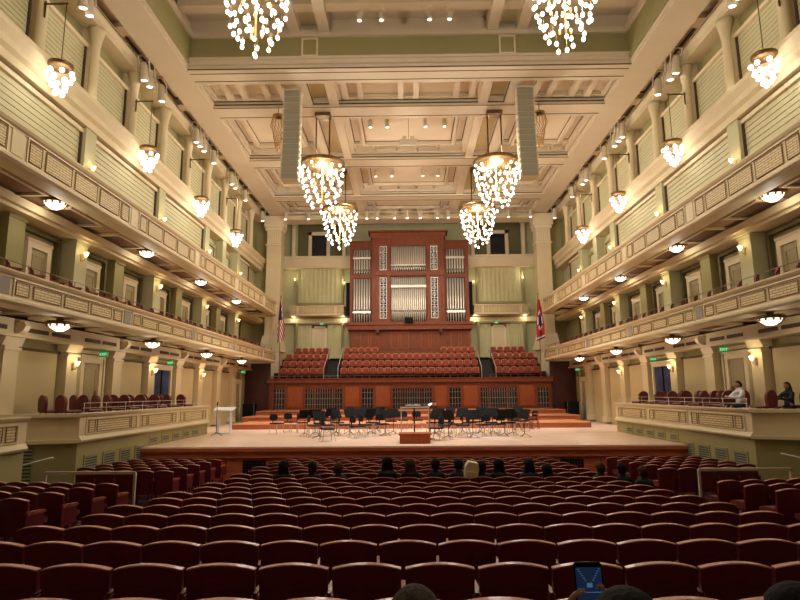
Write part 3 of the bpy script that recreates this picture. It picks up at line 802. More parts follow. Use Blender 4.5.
# ------------------------------------------------------------------ choir
CH = [(41.15, 3.86), (42.0, 4.42), (42.85, 4.98), (43.7, 5.5)]
m = MB()
for i, (y, z) in enumerate(CH): m.box(-9.85, 9.85, y-.12 if i else BY+.2, y+.8, 2.5, z)
m.box(-9.85, 9.85, 44.4, 47, 2.5, 5.5)
struct(m, 'floor_choir', 'carpet')
m = MB()
arc = [(.215*math.cos(PI*k/8), .80+.085*math.sin(PI*k/8)) for k in range(9)]
m.prism([(.2, .4)]+arc+[(-.2, .4)], 1, 0, .09, 0)
for k in range(8):
    a, b = PI*k/8, PI*(k+1)/8
    P_ = lambda t, w, h: (w*math.cos(t), .80+h*math.sin(t))
    m.prism([P_(a, .19, .065), P_(a, .238, .115), P_(b, .238, .115), P_(b, .19, .065)], 1, -.02, .105, 1)
m.prism([(.2, .55), (.238, .55), (.238, .8), (.19, .8)], 1, -.02, .105, 1).prism([(-.2, .55), (-.238, .55), (-.238, .8), (-.19, .8)], 1, -.02, .105, 1)
m.prism([(.08, .38), (.08, .48), (.46, .5), (.5, .46), (.46, .4)], 0, -.2, .2, 0)
m.box(-.25, -.215, .02, .4, .56, .61, 2).box(-.245, -.22, .05, .36, 0, .56, 3).box(.215, .25, .02, .4, .56, .61, 2).box(.22, .245, .05, .36, 0, .56, 3)
choir0 = m.build('choir_chair', ['choirfab', 'choirrim', 'armwood', 'seatwood'])
def choir(x, i, label):
    y, z = CH[i]
    o = place(choir0, (x, y+.55, z), PI, label, 'seat', 'choir seats under the organ', 'C'); return o
for i, (y, z) in enumerate(CH):
    mm = [-5.0+.527*(k+.5) for k in range(19)]
    if i == 3: mm = [x for x in mm if abs(x) > 2.4]
    for j, x in enumerate(mm): choir(x, i, 'rust-red choir chair, %s from left in %s row of the block below the organ' % (ORD[j+1], ORD[i+1]))
    for s in (-1, 1):
        n = 6 if i < 3 else 5
        xx = [s*(6.15+.53*(k+.5)) for k in range(n)]
        for j, x in enumerate(xx): choir(x, i, 'rust-red choir chair, %s from the stair in %s row of the %s block' % (ORD[j+1], ORD[i+1], SIDE[s]))
for s in (-1, 1):
    r = empty('choir_stair', (s*5.55, 40.7, 3.95))
    for k in range(9):
        MB().box(-.45, .45, .36*k, 3.9, .2*k-.18, .2*k).build('stair_step', 'stair', r)
    for x in (-.5, .5):
        MB().tube([(x, 0, 0), (x, 0, .75), (x, 3.2, 2.45), (x, 3.2, 1.7)], .022, 6).build('handrail', 'railmetal', r)
    tag(r, 'dark carpeted stair with pale handrails in the %s half of the choir' % SIDE[s], 'stairs')

# ------------------------------------------------------------------ end wall, big columns, niche
NY = 46.8
struct(MB().box(-12, 12, NY, NY+.3, 2, 17), 'wall_niche_back', 'palegreen')
for s in (-1, 1):
    struct(MB().box(s*9.75, s*WX, YE, YE+.3, 3, 17), 'wall_end_%s' % SIDE[s], 'green')
    struct(MB().box(s*10.6, s*10.8, YE+.3, NY, 3, 17), 'wall_niche_%s' % SIDE[s], 'palegreen')
    m = MB().box(s*9.7, s*10.8, 42.5, YE+.3, 3.2, 15.35)
    for q in range(6): m.box(s*(9.78+.17*q), s*(9.78+.17*q+.09), 42.47, 42.5, 14.3, 15.25, 1)
    m.box(s*9.62, s*10.88, 42.4, YE+.3, 14.1, 14.2, 1).box(s*9.6, s*10.9, 42.38, YE+.3, 15.25, 15.5, 1).box(s*9.5, s*11.0, 42.3, YE+.3, 15.5, 16.4, 1)
    m.box(s*9.6, s*10.9, 42.4, YE+.3, 3.2, 6.4, 1).prism([(s*9.3, 6.0), (s*9.6, 7.2), (s*10.9, 7.2), (s*11.1, 6.0)], 1, 42.3, YE+.3, 1)
    struct(m, 'column', ['cream', 'pale'])
# niche bays left and right of the organ
def dz(py, y):      # height at a pixel row for depth y
    a = math.atan((300-py)/575)+TILT
    return CAMZ+math.tan(a)*y
for s in (-1, 1):
    xa, xb = s*5.15, s*9.6
    lo, hi = min(xa, xb), max(xa, xb)
    # upper gallery window
    m = MB().box(lo-.6, hi+1.1, NY-.35, NY, dz(256, 46.5)-.0, dz(256, 46.5)+.01)
    yb = 45.9
    m = MB().box(lo-.7, hi+1.1, yb, NY, dz(267, yb), dz(256, yb)).box(lo-.7, hi+1.1, yb-.12, NY, dz(257.5, yb), dz(255.5, yb))
    trim(m, ['pale'])
    r = empty('window_niche_%s' % SIDE[s], (s*7.45, NY, dz(255, yb))); r['kind'] = 'structure'
    H = dz(231.5, NY)-dz(255, yb)
    MB().box(-.62, .62, -.05, 0, 0, H-.3).build('window_pane', 'glassdk', r)
    f = MB().box(-.9, -.62, -.15, 0, 0, H).box(.62, .9, -.15, 0, 0, H).box(-.9, .9, -.15, 0, H-.3, H); f.build('window_frame', 'pale', r)
    struct(MB().box(lo+.35, hi-.05, NY-.03, NY, dz(256, NY), dz(222, NY)), 'wall_niche_%s_gallery' % SIDE[s], 'darkgreen')
    for x in (9.45, 5.3): trim(MB().box(s*x-.14, s*x+.14, yb+.1, yb+.4, dz(256, yb), dz(221, yb)).box(s*x-.2, s*x+.2, yb+.05, yb+.45, dz(223, yb), dz(221, yb)), ['pale'])
    # middle drape bay
    def drape(z0, z1, x0, x1, label):
        m = MB(); N = 60; vs = []
        for i in range(N+1):
            x = x0+(x1-x0)*i/N; yy = .035*math.sin(i*1.05)+.015*math.sin(i*2.3)
            vs += [(x, yy, z0), (x, yy, z1)]
        m.add(vs, [(2*i, 2*i+2, 2*i+3, 2*i+1) for i in range(N)], 0, True)
        o = m.build('drape', 'drape', loc=(0, NY-.35, 0)); tag(o, label, 'curtain', 'pale green drapes')
    drape(dz(304, NY)+.1, dz(269, NY), lo+.55, hi-.35, 'pale green pleated drape above the small %s balcony by the organ' % SIDE[s])
    trim(MB().frame(lo+.4, hi-.2, dz(305, NY), dz(268, NY)+.1, NY-.5, NY, .16), ['green'])
    # little balcony
    zb, zt = dz(315, 45.3), dz(305, 45.3)
    r = empty('niche_balcony', (s*7.35, 45.2, zb))
    MB().box(-2.15, 2.15, .0, 1.5, .12, zt-zb-.08).box(-2.22, 2.22, -.07, 1.5, zt-zb-.08, zt-zb).box(-2.2, 2.2, -.06, 1.5, 0, .1).build('fascia', 'cream', r)
    for q, w in enumerate((.45, .3, .8, .3, .8, .3, .45)):
        p = MB().box(-w/2, w/2, -.02, 0, 0, zt-zb-.32); p.frame(-w/2, w/2, 0, zt-zb-.32, -.03, -.02, .02, 1)
        p.build('grille_panel', ['fpanelx', 'panelline'], r, (-1.85+.62*q, 0, .18))
    tag(r, 'small cream balcony with grille panels to the %s of the organ' % SIDE[s], 'balcony')
    trim(MB().box(lo-.6, hi+1.0, NY-.5, NY, dz(323, NY), dz(318.5, NY)), ['pale'])
    # lower drapes and door
    xd = s*7.25
    drape(5.5, dz(325, NY), min(s*6.0, s*5.5)-.0 if 0 else lo+.5, xd-.62, 'pale green drape %s of the door under the %s niche balcony' % ('left', SIDE[s]))
    drape(5.5, dz(325, NY), xd+.62, hi-.35, 'pale green drape %s of the door under the %s niche balcony' % ('right', SIDE[s]))
    door_no[0] += 1
    r = empty('door_%d' % door_no[0], (xd, NY-.35, 5.5)); r['kind'] = 'structure'
    h = dz(328, NY)-5.5
    MB().box(-.45, .45, -.03, 0, 0, h).frame(-.35, .35, .3, h-.2, -.05, -.03, .04).build('door_leaf', 'cream', r)
    MB().box(-.6, -.45, -.1, 0, 0, h+.15).box(.45, .6, -.1, 0, 0, h+.15).box(-.6, .6, -.1, 0, h, h+.15).build('door_frame', 'pale', r)
    trim(MB().frame(lo+.4, hi-.2, 5.5, dz(324, NY)+.1, NY-.5, NY-.36, .14), ['green'])
    exit_sign((s*7.0, NY-1.0, dz(324.5, NY-1)), 0, 'green exit sign over the niche door to the %s of the organ' % SIDE[s])
    for j, (x, py) in enumerate(((9.35, 279), (9.35, 320), (5.3, 283), (5.3, 322))):
        o = copy_tree(sconce0); o.location = (s*x, NY-.35, dz(py, NY-.4)); o.rotation_euler = (0, 0, PI/2)
        tag(o, 'lit sconce %s the %s niche balcony, on the %s side' % (('above', 'below')[j % 2], SIDE[s], ('column', 'organ')[j//2]), 'lamp', 'wall sconces')
        point('sconce_light', (s*x, NY-.75, dz(py, NY-.4)+.2), 8, (1, .86, .55), .1)
    # flags
    r = empty('flag', (s*9.28, 41.0, 5.4))
    MB().tube([(0, 0, -1.4), (0, 0, 4.4)], .03, 8).build('flagpole', 'brass', r)
    MB().lathe([(0, 4.6), (.06, 4.5), (.03, 4.4)], seg=8).build('finial', 'brass', r)
    m = MB(); NX, NZ = 8, 26; vs = []
    for j in range(NZ+1):
        t = j/NZ
        for i in range(NX+1):
            u = i/NX; wdt = .16+.40*min(1, t*1.5)
            vs.append(((u-.35)*wdt, .09*math.sin(u*9+t*2)-.06, 4.1-t*(3.0-.25*u)))
    for j in range(NZ):
        for i in range(NX):
            a = j*(NX+1)+i
            if s < 0: mi = 1 if (j < 12 and i < 5) else (0 if ((i+j//2) % 2 == 0) else 2)
            else:
                c = ((i-3.5)/2.3)**2+((j-13)/5.0)**2
                mi = 1 if c < .8 else (2 if c < 1.5 else 0)
                if j > 23: mi = 2 if j == 24 else 1
            m.add([vs[a], vs[a+1], vs[a+NX+2], vs[a+NX+1]], [(0, 1, 2, 3)], mi, True)
    m.build('cloth', ['red', 'blue', 'flagw'], r)
    tag(r, 'red and white striped flag with blue corner hanging beside the left column' if s < 0 else 'red flag with a blue disc hanging beside the right column', 'flag')

# ------------------------------------------------------------------ organ
OY = 45.0
def ox(px): return (px-407)/575*(.987*OY+.9)+CAMX
def oz(py): return dz(py, OY)
org = empty('pipe_organ', (0, OY, 5.5)); tag(org, 'tall cherry wood pipe organ with silver pipes on the back wall', 'organ')
OC = (ox(370.5)+ox(447))/2
def OB(name, mb, mats): return mb.build(name, mats, org)
def xyz(mb):  # shift to organ local coordinates
    mb.v = [(a, b-OY, c-5.5) for a, b, c in mb.v]; return mb
xL, xR = ox(349.5), ox(469.5); cL, cR = ox(372), ox(445)
# base panels
m = MB().box(xL, xR, OY, NY-.4, 5.5, oz(330))
BC = OB('base_case', xyz(m), 'cherry')
nb = 12
for k in range(nb):
    a = xL+(xR-xL)*k/nb; b = xL+(xR-xL)*(k+1)/nb
    OB('base_panel', xyz(MB().frame(a+.06, b-.06, oz(349), oz(332), OY-.04, OY, .07)), 'cherrylt' if k % 3 else 'cherry').parent = BC
m = MB().box(xL-.15, xR+.15, OY-.45, NY-.4, oz(330), oz(325.5)).box(xL-.25, xR+.25, OY-.55, NY-.4, oz(325.5), oz(322.5))
OB('ledge', xyz(m), 'cherry')
for px in (378, 440): OB('ledge_bracket', xyz(MB().box(ox(px)-.12, ox(px)+.12, OY-.5, OY, oz(333), oz(330))), 'mahog')
zt_w = oz(241); zt_c = oz(239)
zb_ = oz(322.5)
def holes(x0, x1, zlo, zhi, openings, y0, y1, mb):
    """front board with rectangular openings"""
    xs = sorted({x0, x1}|{o[0] for o in openings}|{o[1] for o in openings}); zs = sorted({zlo, zhi}|{o[2] for o in openings}|{o[3] for o in openings})
    for i in range(len(xs)-1):
        for j in range(len(zs)-1):
            cx, cz = (xs[i]+xs[i+1])/2, (zs[j]+zs[j+1])/2
            if any(o[0] < cx < o[1] and o[2] < cz < o[3] for o in openings): continue
            mb.box(xs[i], xs[i+1], y0, y1, zs[j], zs[j+1])
    return mb
wl = [(ox(352.6), ox(370.4)), (ox(446.8), ox(465.4))]
zu = (oz(274), oz(249)); zl = (zb_, oz(278))
cu = (oz(272), oz(247)); cl = (zb_, oz(277)); cx_ = (ox(391), ox(426.4))
lat = [(ox(380), ox(387)), (ox(431), ox(438))]
for (a, b), (ea, eb) in zip(wl, ((xL, cL), (cR, xR))):
    OB('wing_case', xyz(holes(ea, eb, zb_, zt_w, [(a, b)+zu, (a, b)+zl], OY-.1, OY+.25, MB())), 'cherry')
    OB('wing_backing', xyz(MB().box(ea, eb, OY+.7, OY+.8, zb_, zt_w)), 'mahog')
    OB('wing_cornice', xyz(MB().box(ea-.06, eb+.06, OY-.18, OY+.8, zt_w-.1, zt_w)), 'cherry')
op = [cx_+cu, cx_+cl]+[l+(oz(271), oz(247.5)) for l in lat]+[l+(oz(319), oz(278.5)) for l in lat]
TC = OB('tower_case', xyz(holes(cL, cR, zb_, zt_c, op, OY-.4, OY-.05, MB())), 'cherry')
OB('tower_backing', xyz(MB().box(cL, cR, OY+.5, OY+.6, zb_, zt_c)), 'mahog')
OB('tower_side', xyz(MB().box(cL, cL+.1, OY-.4, OY+.6, zb_, zt_c).box(cR-.1, cR, OY-.4, OY+.6, zb_, zt_c)), 'cherry')
m = MB().prism([(OY-.42, zt_c), (OY-.6, zt_c+.35), (OY-.75, oz(234)), (OY-.75, oz(233)), (OY+.6, oz(233)), (OY+.6, zt_c)], 0, cL-.12, cR+.12)
m.box(cL-.3, cR+.3, OY-.85, OY+.6, oz(234.3), oz(233))
OB('tower_cornice', xyz(m), 'cherry')
# pilasters of tower
for e in (cL+.12, cR-.12, (cx_[0]+lat[0][1])/2, (cx_[1]+lat[1][0])/2): OB('tower_pilaster', xyz(MB().box(e-.1, e+.1, OY-.47, OY-.4, zb_, zt_c)), 'cherry').parent = TC
OB('transom', xyz(MB().box(cL, cR, OY-.5, OY-.4, oz(276.5), oz(272.5))), 'cherry')
# pipes
def pipe_mesh(r, h, mouth):
    m = MB().lathe([(r*.35, 0), (r, mouth), (r, h)], seg=12)
    m.box(-r*.45, r*.45, -r*1.04, -r*.6, mouth*1.02, mouth*1.02+.16, 1)
    return m
def pipes(x0, x1, z0, z1, n, y, mouth, top=None, rr=.42):
    p = (x1-x0)/n; first = None
    for k in range(n):
        hh = (z1-z0)
        if first is None:
            first = pipe_mesh(p*(.36 if n < 10 else .44), hh, mouth).build('pipe', ['pipe', 'pipedk'], org); o = first
        else:
            o = first.copy(); COL.objects.link(o); o.parent = org
        o.location = (x0+p*(k+.5), y-OY, z0-5.5)
        if top: o.scale = (1, 1, top(k/(n-1)))
for (a, b) in wl:
    pipes(a, b, zu[0], zu[1], 7, OY+.12, .25); pipes(a, b, zl[0], zl[1], 7, OY+.12, .9)
    for zz in (oz(258), oz(312)): OB('pipe_band', xyz(MB().box(a, b, OY-.09, OY-.03, zz-.09, zz+.09)), 'pipe')
tp = lambda t: 1
pipes(cx_[0], cx_[1], cu[0], cu[1], 16, OY-.12, .3)
pipes(cx_[0], cx_[1], cl[0], cl[1], 18, OY-.12, .8)
for zz in (oz(287),): OB('pipe_band', xyz(MB().box(cx_[0], cx_[1], OY-.36, OY-.28, zz-.1, zz+.1)), 'pipe')
OB('pipe_band', xyz(MB().box(cx_[0], cx_[1], OY-.36, OY-.28, oz(266)-.04, oz(266)+.04)), 'pipe')
o = MB().box(ox(405), ox(413), 44.2, 44.45, oz(323.5), oz(318.5)).build('loudspeaker', 'black'); tag(o, 'small black loudspeaker on the organ ledge before the centre pipes', 'speaker')
for l in lat:
    for zz0, zz1 in ((oz(271), oz(247.5)), (oz(319), oz(278.5))):
        m = MB(); w = l[1]-l[0]; n = max(3, round((zz1-zz0)/w)); h = (zz1-zz0)/n
        m.frame(l[0], l[1], zz0, zz1, OY-.46, OY-.34, .05)
        for k in range(n):
            m.box(l[0], l[1], OY-.44, OY-.36, zz0+h*k-.02, zz0+h*k+.02)
            cz = zz0+h*(k+.5); cx = (l[0]+l[1])/2
            m.lathe([(w*.30, -.03), (w*.30, .03), (w*.2, .03), (w*.2, -.03)], (cx, OY-.4, cz), 10, axis=1)
            m.box(cx-.02, cx+.02, OY-.44, OY-.36, zz0+h*k, zz0+h*(k+1))
        OB('lattice', xyz(m), 'paper')
# dark loudspeaker columns at organ sides
for s, px in ((-1, 347.2), (1, 471.5)):
    o = MB().box(ox(px)-.13, ox(px)+.13, OY+.1, OY+.5, oz(315), oz(282)).build('column_loudspeaker', 'black'); tag(o, 'tall black column loudspeaker at the %s edge of the organ' % SIDE[s], 'speaker')

# ------------------------------------------------------------------ ceiling
ZC = 16.45; ZT = 17.55
struct(MB().box(-12, 12, 22.4, NY+.2, 18.0, 18.8), 'ceiling', 'ceil')
struct(MB().box(-12, 12, YB, 22.6, 18.75, 18.95), 'ceiling_rear', 'ceil')
for s in (-1, 1):
    m = MB().box(s*9.35, s*10.6, YB, 43.2, ZC, 18.7).box(s*9.3, s*9.36, YB, 43.2, ZC+.1, ZC+.25).box(s*9.12, s*9.4, 8, 22.2, 17.85, 18.1)
    struct(m, 'beam', ['ceil'])
    struct(MB().box(s*9.22, s*9.35, 8, 22.3, ZC+.25, 17.9), 'wall_coffer_%s' % SIDE[s], 'green')
    # aisle ceiling
    struct(MB().box(s*10.6, s*12, YB, 43.2, 16.95, 17.3), 'ceiling_aisle_%s' % SIDE[s], 'ceil')
    for y in (14, 20, 23, 26, 29, 32, 35, 38, 41):
        trim(MB().box(s*10.6, s*11.4, y-.3, y+.3, 16.7, 17.1).framexy(min(s*10.62, s*11.2), max(s*10.62, s*11.2), y+.45, y+2.5, 16.9, 16.95, .06, 1), ['ceil', 'groove'])
# big transverse beam and the raised green frieze
m = MB().box(-9.35, 9.35, 22.35, 23.5, ZC, 18.75)
m.box(-9.35, 9.35, 22.2, 22.36, ZC+.2, ZC+.46).box(-9.35, 9.35, 22.1, 22.36, ZC+.36, ZC+.46).box(-9.35, 9.35, 22.15, 22.36, 17.85, 18.1)
m.box(-9.35, 9.35, 22.33, 22.35, ZC+.02, ZC+.06, 1).box(-9.35, 9.35, 22.6, 22.64, ZC-.012, ZC, 1).box(-9.35, 9.35, 23.2, 23.24, ZC-.012, ZC, 1)
struct(m, 'beam', ['ceil', 'groove'])
struct(MB().box(-9.22, 9.22, 22.28, 22.36, ZC+.46, 17.85), 'wall_coffer_front', 'green')
for s in (-1, 1): trim(MB().frame(s*4.17-.35, s*4.17+.35, ZC+.52, 17.82, 22.22, 22.28, .07), ['pale'])
# raised ceiling part: beams
for s in (-1, 1): struct(MB().box(s*4.17-.85, s*4.17-.4, 8, 22.2, 18.0, 18.75).box(s*4.17+.4, s*4.17+.85, 8, 22.2, 18.0, 18.75).box(s*4.17-.4, s*4.17+.4, 8, 22.2, 18.4, 18.7, 1), 'beam', ['ceil', 'panel'])
for y in (20.6, 16.5, 12.4): struct(MB().box(-9.2, 9.2, y, y+.5, 18.2, 18.74), 'beam', 'ceil')
for k in range(-5, 6):
    if abs(abs(k*1.65)-4.17) > 1.0:
        for e in (-.22, .22): trim(MB().box(k*1.65+e-.12, k*1.65+e+.12, 17.6, 20.6, 18.4, 18.74), ['ceil'])
# transverse beams
TB = [(25.6, 26.8), (31.9, 33.2), (38.3, 39.4)]
for a, b in TB:
    m = MB().box(-9.35, 9.35, a, b, ZC+.0, 18.0); m.box(-9.35, 9.35, a-.12, b+.12, ZC+.3, ZC+.42)
    m.box(-9.35, 9.35, a+.0, a+.05, ZC-.012, ZC, 1).box(-9.35, 9.35, b-.25, b-.2, ZC-.012, ZC, 1).box(-9.35, 9.35, a-.02, a, ZC+.12, ZC+.18, 1)
    struct(m, 'beam', ['ceil', 'groove'])
# end beam (above the organ niche)
m = MB().box(-11, 11, 43.2, 44.4, 16.3, 18).box(-9.4, 9.4, 42.9, 43.2, 16.25, 16.6)
struct(m, 'beam', ['pale'])
# longitudinal ribs at the chandeliers
segs = [(23.5, 25.6), (26.8, 31.9), (33.2, 38.3), (39.4, 43.2)]
for s in (-1, 1):
    for a, b in segs:
        m = MB().box(s*4.17-.85, s*4.17-.4, a, b, ZC+.1, 18).box(s*4.17+.4, s*4.17+.85, a, b, ZC+.1, 18).box(s*4.17-.4, s*4.17+.4, a, b, ZC+.45, 18, 1)
        m.box(s*4.17-.4, s*4.17-.36, a, b, ZC+.2, ZC+.24, 2).box(s*4.17+.36, s*4.17+.4, a, b, ZC+.2, ZC+.24, 2)
        struct(m, 'beam', ['ceil', 'panel', 'groove'])
# coffers
def coffer(x0, x1, y0, y1, i):
    m = MB()
    z = 17.0
    m.box(x0, x1, y0, y1, z, 18.0, 0)
    m.framexy(x0, x1, y0, y1, ZC+.3, z, .1, 0)
    m.framexy(x0+.1, x1-.1, y0+.1, y1-.1, z-.18, z, .1, 0)
    w = x1-x0
    if y1-y0 > 3:
        # side strips with small recessed panels
        L = y1-y0-1.7; ya = y0+.5
        for a, b in ((x0+.2, x0+.72), (x1-.72, x1-.2)):
            m.framexy(a, b, ya, ya+L, z-.2, z, .08, 0); m.framexy(a+.08, b-.08, ya+.08, ya+L-.08, z-.02, z, .035, 2)
        for a, b in ((y1-1.05, y1-.65), (y1-.5, y1-.25)):
            n_ = 5
            for k in range(n_):
                xa = x0+.3+(x1-x0-.6)*k/n_; xb = xa+(x1-x0-.6)/n_-.12
                m.framexy(xa, xb, a, b, z-.16, z, .06, 0); m.box(xa+.1, xb-.1, a+.1, b-.1, z-.015, z, 2 if b-a > .3 and k % 2 else 0)
        m.framexy(x0+.76, x1-.76, y0+.45, y1-1.15, z-.26, z, .14, 0)
        m.box(x0+.9, x1-.9, y0+.6, y1-1.3, z-.03, z, 1)
        m.framexy(x0+.9, x1-.9, y0+.59, y1-1.29, z-.05, z-.02, .035, 2)
    else:
        cs = (0, -2.6, 2.6) if x0*x1 < 0 else ((x0+x1)/2-.9, (x0+x1)/2+.9)
        for c_ in cs:
            for e in (-.36, .36): m.box(c_+e-.13, c_+e+.13, y0+.2, y1-.2, z-.3, z, 0)
        m.box(x0+.4, x1-.4, y0+.4, y1-.4, z-.02, z, 1)
    return trim(m, ['ceil', 'ceilpanel', 'groove'])
for a, b in segs:
    coffer(-3.32, 3.32, a, b, 0)
    for s in (-1, 1): coffer(min(s*5.02, s*9.3), max(s*5.02, s*9.3), a, b, 1)

# ------------------------------------------------------------------ chandeliers
def make_chandelier(rods=True):
    r = empty('chandelier')        # origin at the top ring
    m = MB().lathe([(1.06, -.05), (1.1, 0), (1.1, .1), (1.04, .14), (.9, .14), (.9, -.05)], seg=32)
    for a in range(8): m.box(-.02+.0, .02, -1.0, 1.0, .05, .1) if 0 else None
    for k in range(4):
        a = PI*k/4; c, s_ = math.cos(a), math.sin(a)
        m.tube([(-c*1.0, -s_*1.0, .06), (c*1.0, s_*1.0, .06)], .025, 6)
    m.build('top_ring', 'bronze', r)
    for x in (-.33, .33): MB().tube([(x, 0, .06), (x, 0, 2.6)], .035, 8).build('suspension_rod', 'bronze', r)
    MB().box(-.38, .38, -.25, .25, 2.45, 2.62).build('ceiling_canopy', 'bronze', r)
    m = MB().tube([(0, 0, 0), (0, 0, -1.9)], .03, 6)
    for q, (n_, rr, zz) in enumerate(((9, .7, -.25), (8, .6, -.65), (7, .5, -1.05), (5, .36, -1.45), (3, .2, -1.8))):
        for k in range(n_):
            a = 2*PI*(k+.3*q)/n_; m.sphere((rr*math.cos(a), rr*math.sin(a), zz), .042, 6, 4, 0, (1, 1, 2.2))
    m.build('crystal_core', 'core', r)
    rows = [(13, 1.03, -.2), (13, 1.0, -.52), (12, .96, -.84), (11, .9, -1.16), (10, .8, -1.48), (9, .68, -1.8), (7, .52, -2.08), (1, 0, -2.35)]
    b0 = MB().sphere((0, 0, 0), .06, 10, 8, 0, (1, 1, 1.15)); b0.tube([(0, 0, .07), (0, 0, .30)], .006, 5, 1)
    first = None
    for q, (n, rad, z) in enumerate(rows):
        for k in range(n):
            a = 2*PI*(k+.5*(q % 2))/n
            if first is None: first = b0.build('bulb', ['bulb', 'bronze'], r); o = first
            else: o = first.copy(); COL.objects.link(o); o.parent = r
            jit = random.uniform(-.1, .1)
            o.location = (rad*math.cos(a), rad*math.sin(a), z+jit)
    return r
ch0 = make_chandelier()
CHZ = 13.8
spots_ch = []
for i, y in enumerate((14.1, 26.3, 33.6)):
    for s in (-1, 1):
        o = ch0 if (i == 0 and s == -1) else copy_tree(ch0)
        z = CHZ if i else CHZ+.5
        o.location = (s*4.17, y, z+(.1 if i == 2 else 0))
        o.scale = (.99, .99, 1)
        if i == 0: o.scale = (.87, .87, 1)
        tag(o, 'large tapering chandelier of glowing bulbs, %s one on the %s half' % (('top edge', 'middle', 'far')[i], SIDE[s]), 'chandelier', 'large chandeliers')
        spots_ch.append((s*4.17, y, z))
CHP = 700
for x, y, z in spots_ch:
    for dz_ in (-.4, -1.2): point('chandelier_light', (x, y, z+dz_), CHP/2, (1, .93, .83), .2)

def make_small():
    r = empty('small_chandelier')
    MB().lathe([(.3, -.06), (.36, 0), (.36, .06), (.3, .08)], seg=16).build('top_ring', 'bronze', r)
    MB().tube([(0, 0, .05), (0, 0, 2.1)], .014, 6).build('suspension_rod', 'bronze', r)
    b0 = MB().sphere((0, 0, 0), .075, 8, 6); first = None
    for q, (n, rad, z) in enumerate(((7, .36, -.25), (6, .28, -.48), (5, .2, -.68), (3, .11, -.86))):
        for k in range(n):
            a = 2*PI*(k+.5*(q % 2))/n
            if first is None: first = b0.build('bulb', 'bulbs', r); o = first
            else: o = first.copy(); COL.objects.link(o); o.parent = r
            o.location = (rad*math.cos(a), rad*math.sin(a), z+random.uniform(-.04, .04))
    return r
sm0 = make_small(); first = True
for s in (-1, 1):
    for j, y in enumerate((34, 28, 22, 16)):
        o = sm0 if first else copy_tree(sm0); first = False
        o.location = (s*10.55, y-.1, 12.75)
        tag(o, 'small bulb chandelier beside the %s clerestory, %s from the stage' % (SIDE[s], ORD[j+1]), 'chandelier', 'small side chandeliers')
        b = MB().tube([(s*10.5, y-.1, 14.85), (s*11.25, y-.1, 14.85)], .03, 6).tube([(s*11.2, y-.1, 14.4), (s*11.2, y-.1, 14.95)], .025, 6).build('chandelier_bracket', 'bronze')
        tag(b, 'dark bracket holding the %s small chandelier from the stage, %s wall' % (ORD[j+1], SIDE[s]), 'bracket', 'chandelier brackets')
        point('small_chandelier_light', (s*10.35, y-.1, 12.2), 9, (1, .94, .84), .2)

# ------------------------------------------------------------------ line arrays
for s in (-1, 1):
    r = empty('line_array', (s*5.22, 24.0, 16.4))
    n = 15
    for k in range(n):
        a = R(.0)+R(.5)*k; yy = -.012*k*k*.12; z = -.02-.283*k
        m = MB().box(-.38, .38, -.02+yy, .5+yy, z-.275, z, 0).box(-.34, .34, -.04+yy, -.02+yy, z-.262, z-.015, 1)
        m.box(-.42, -.38, -.03+yy, .3+yy, z-.2, z-.1, 2).box(.38, .42, -.03+yy, .3+yy, z-.2, z-.1, 2)
        m.build('speaker_cabinet', ['fixture', 'arr', 'pale'], r)
    MB().box(-.42, .42, -.05, .5, 0, .08).build('rigging_frame', 'fixture', r)
    tag(r, 'tall grey hanging line of speaker boxes over the %s half of the hall' % SIDE[s], 'speaker')

# ------------------------------------------------------------------ spotlights
def make_spot():
    r = empty('spotlight')
    MB().lathe([(.06, .42), (.1, .36), (.1, .05), (.13, 0), (.13, -.06), (.11, -.06)], seg=12).build('lamp_housing', 'fixture', r)
    MB().sphere((0, 0, -.05), .085, 10, 6, 0, (1, 1, .4)).build('lens', 'lens', r)
    MB().box(-.16, -.14, -.02, .02, .15, .62).box(.14, .16, -.02, .02, .15, .62).box(-.16, .16, -.02, .02, .6, .63).build('yoke', 'fixture', r)
    return r
sp0 = make_spot(); fl = [True]
def spotlight(x, y, z, label, sc=1, tiltx=0):
    o = sp0 if fl[0] else copy_tree(sp0); fl[0] = False
    o.location = (x, y, z); o.scale = (sc,)*3; o.rotation_euler = (tiltx, 0, 0); tag(o, label, 'spotlight', 'ceiling spotlights'); return o
def sx(px, y, z): return (px-407)/575*(.987*y+.16*(z-CAMZ))+CAMX
RIG = (286, 309, 332, 367.6, 378, 395.5, 408, 421, 438, 449, 480, 509, 531)
for j, px in enumerate(RIG):
    spotlight(sx(px, 41.6, 16), 41.6, 15.95, 'lit spotlight above the organ, %s from left on the rig' % ORD[j+1], 1.25)
r = empty('lighting_rig', (0, 41.6, 16.38))
MB().tube([(-9.2, 0, 0), (9.2, 0, 0)], .04, 8).build('upper_pipe', 'fixture', r)
MB().tube([(-9.2, 0, -.35), (9.2, 0, -.35)], .03, 8).build('lower_pipe', 'fixture', r)
for k in range(14): MB().tube([(-9.1+1.4*k, 0, -.35), (-9.1+1.4*k, 0, .0)], .02, 6).build('strut', 'fixture', r)
tag(r, 'pale pipe rig with spotlights crossing the hall above the organ', 'rig')
for row, (py, y, pxs) in enumerate(((124, 27.8, (372, 389, 427, 446)), (176, 34.6, (377, 393, 424, 439)), (15, 20.4, (362, 384, 432, 452)), (150, 34.6, (284, 298, 516, 531)))):
    z = (16.75, 16.75, 17.6, 16.75)[row]
    for j, px in enumerate(pxs):
        spotlight(sx(px, y, z), y, z-.25, 'small ceiling spotlight %s, %s from left' % (('between the middle chandeliers', 'in the coffer above the far chandeliers', 'in the raised coffer at the photo top', 'beside a speaker line')[row], ORD[j+1]), .9)
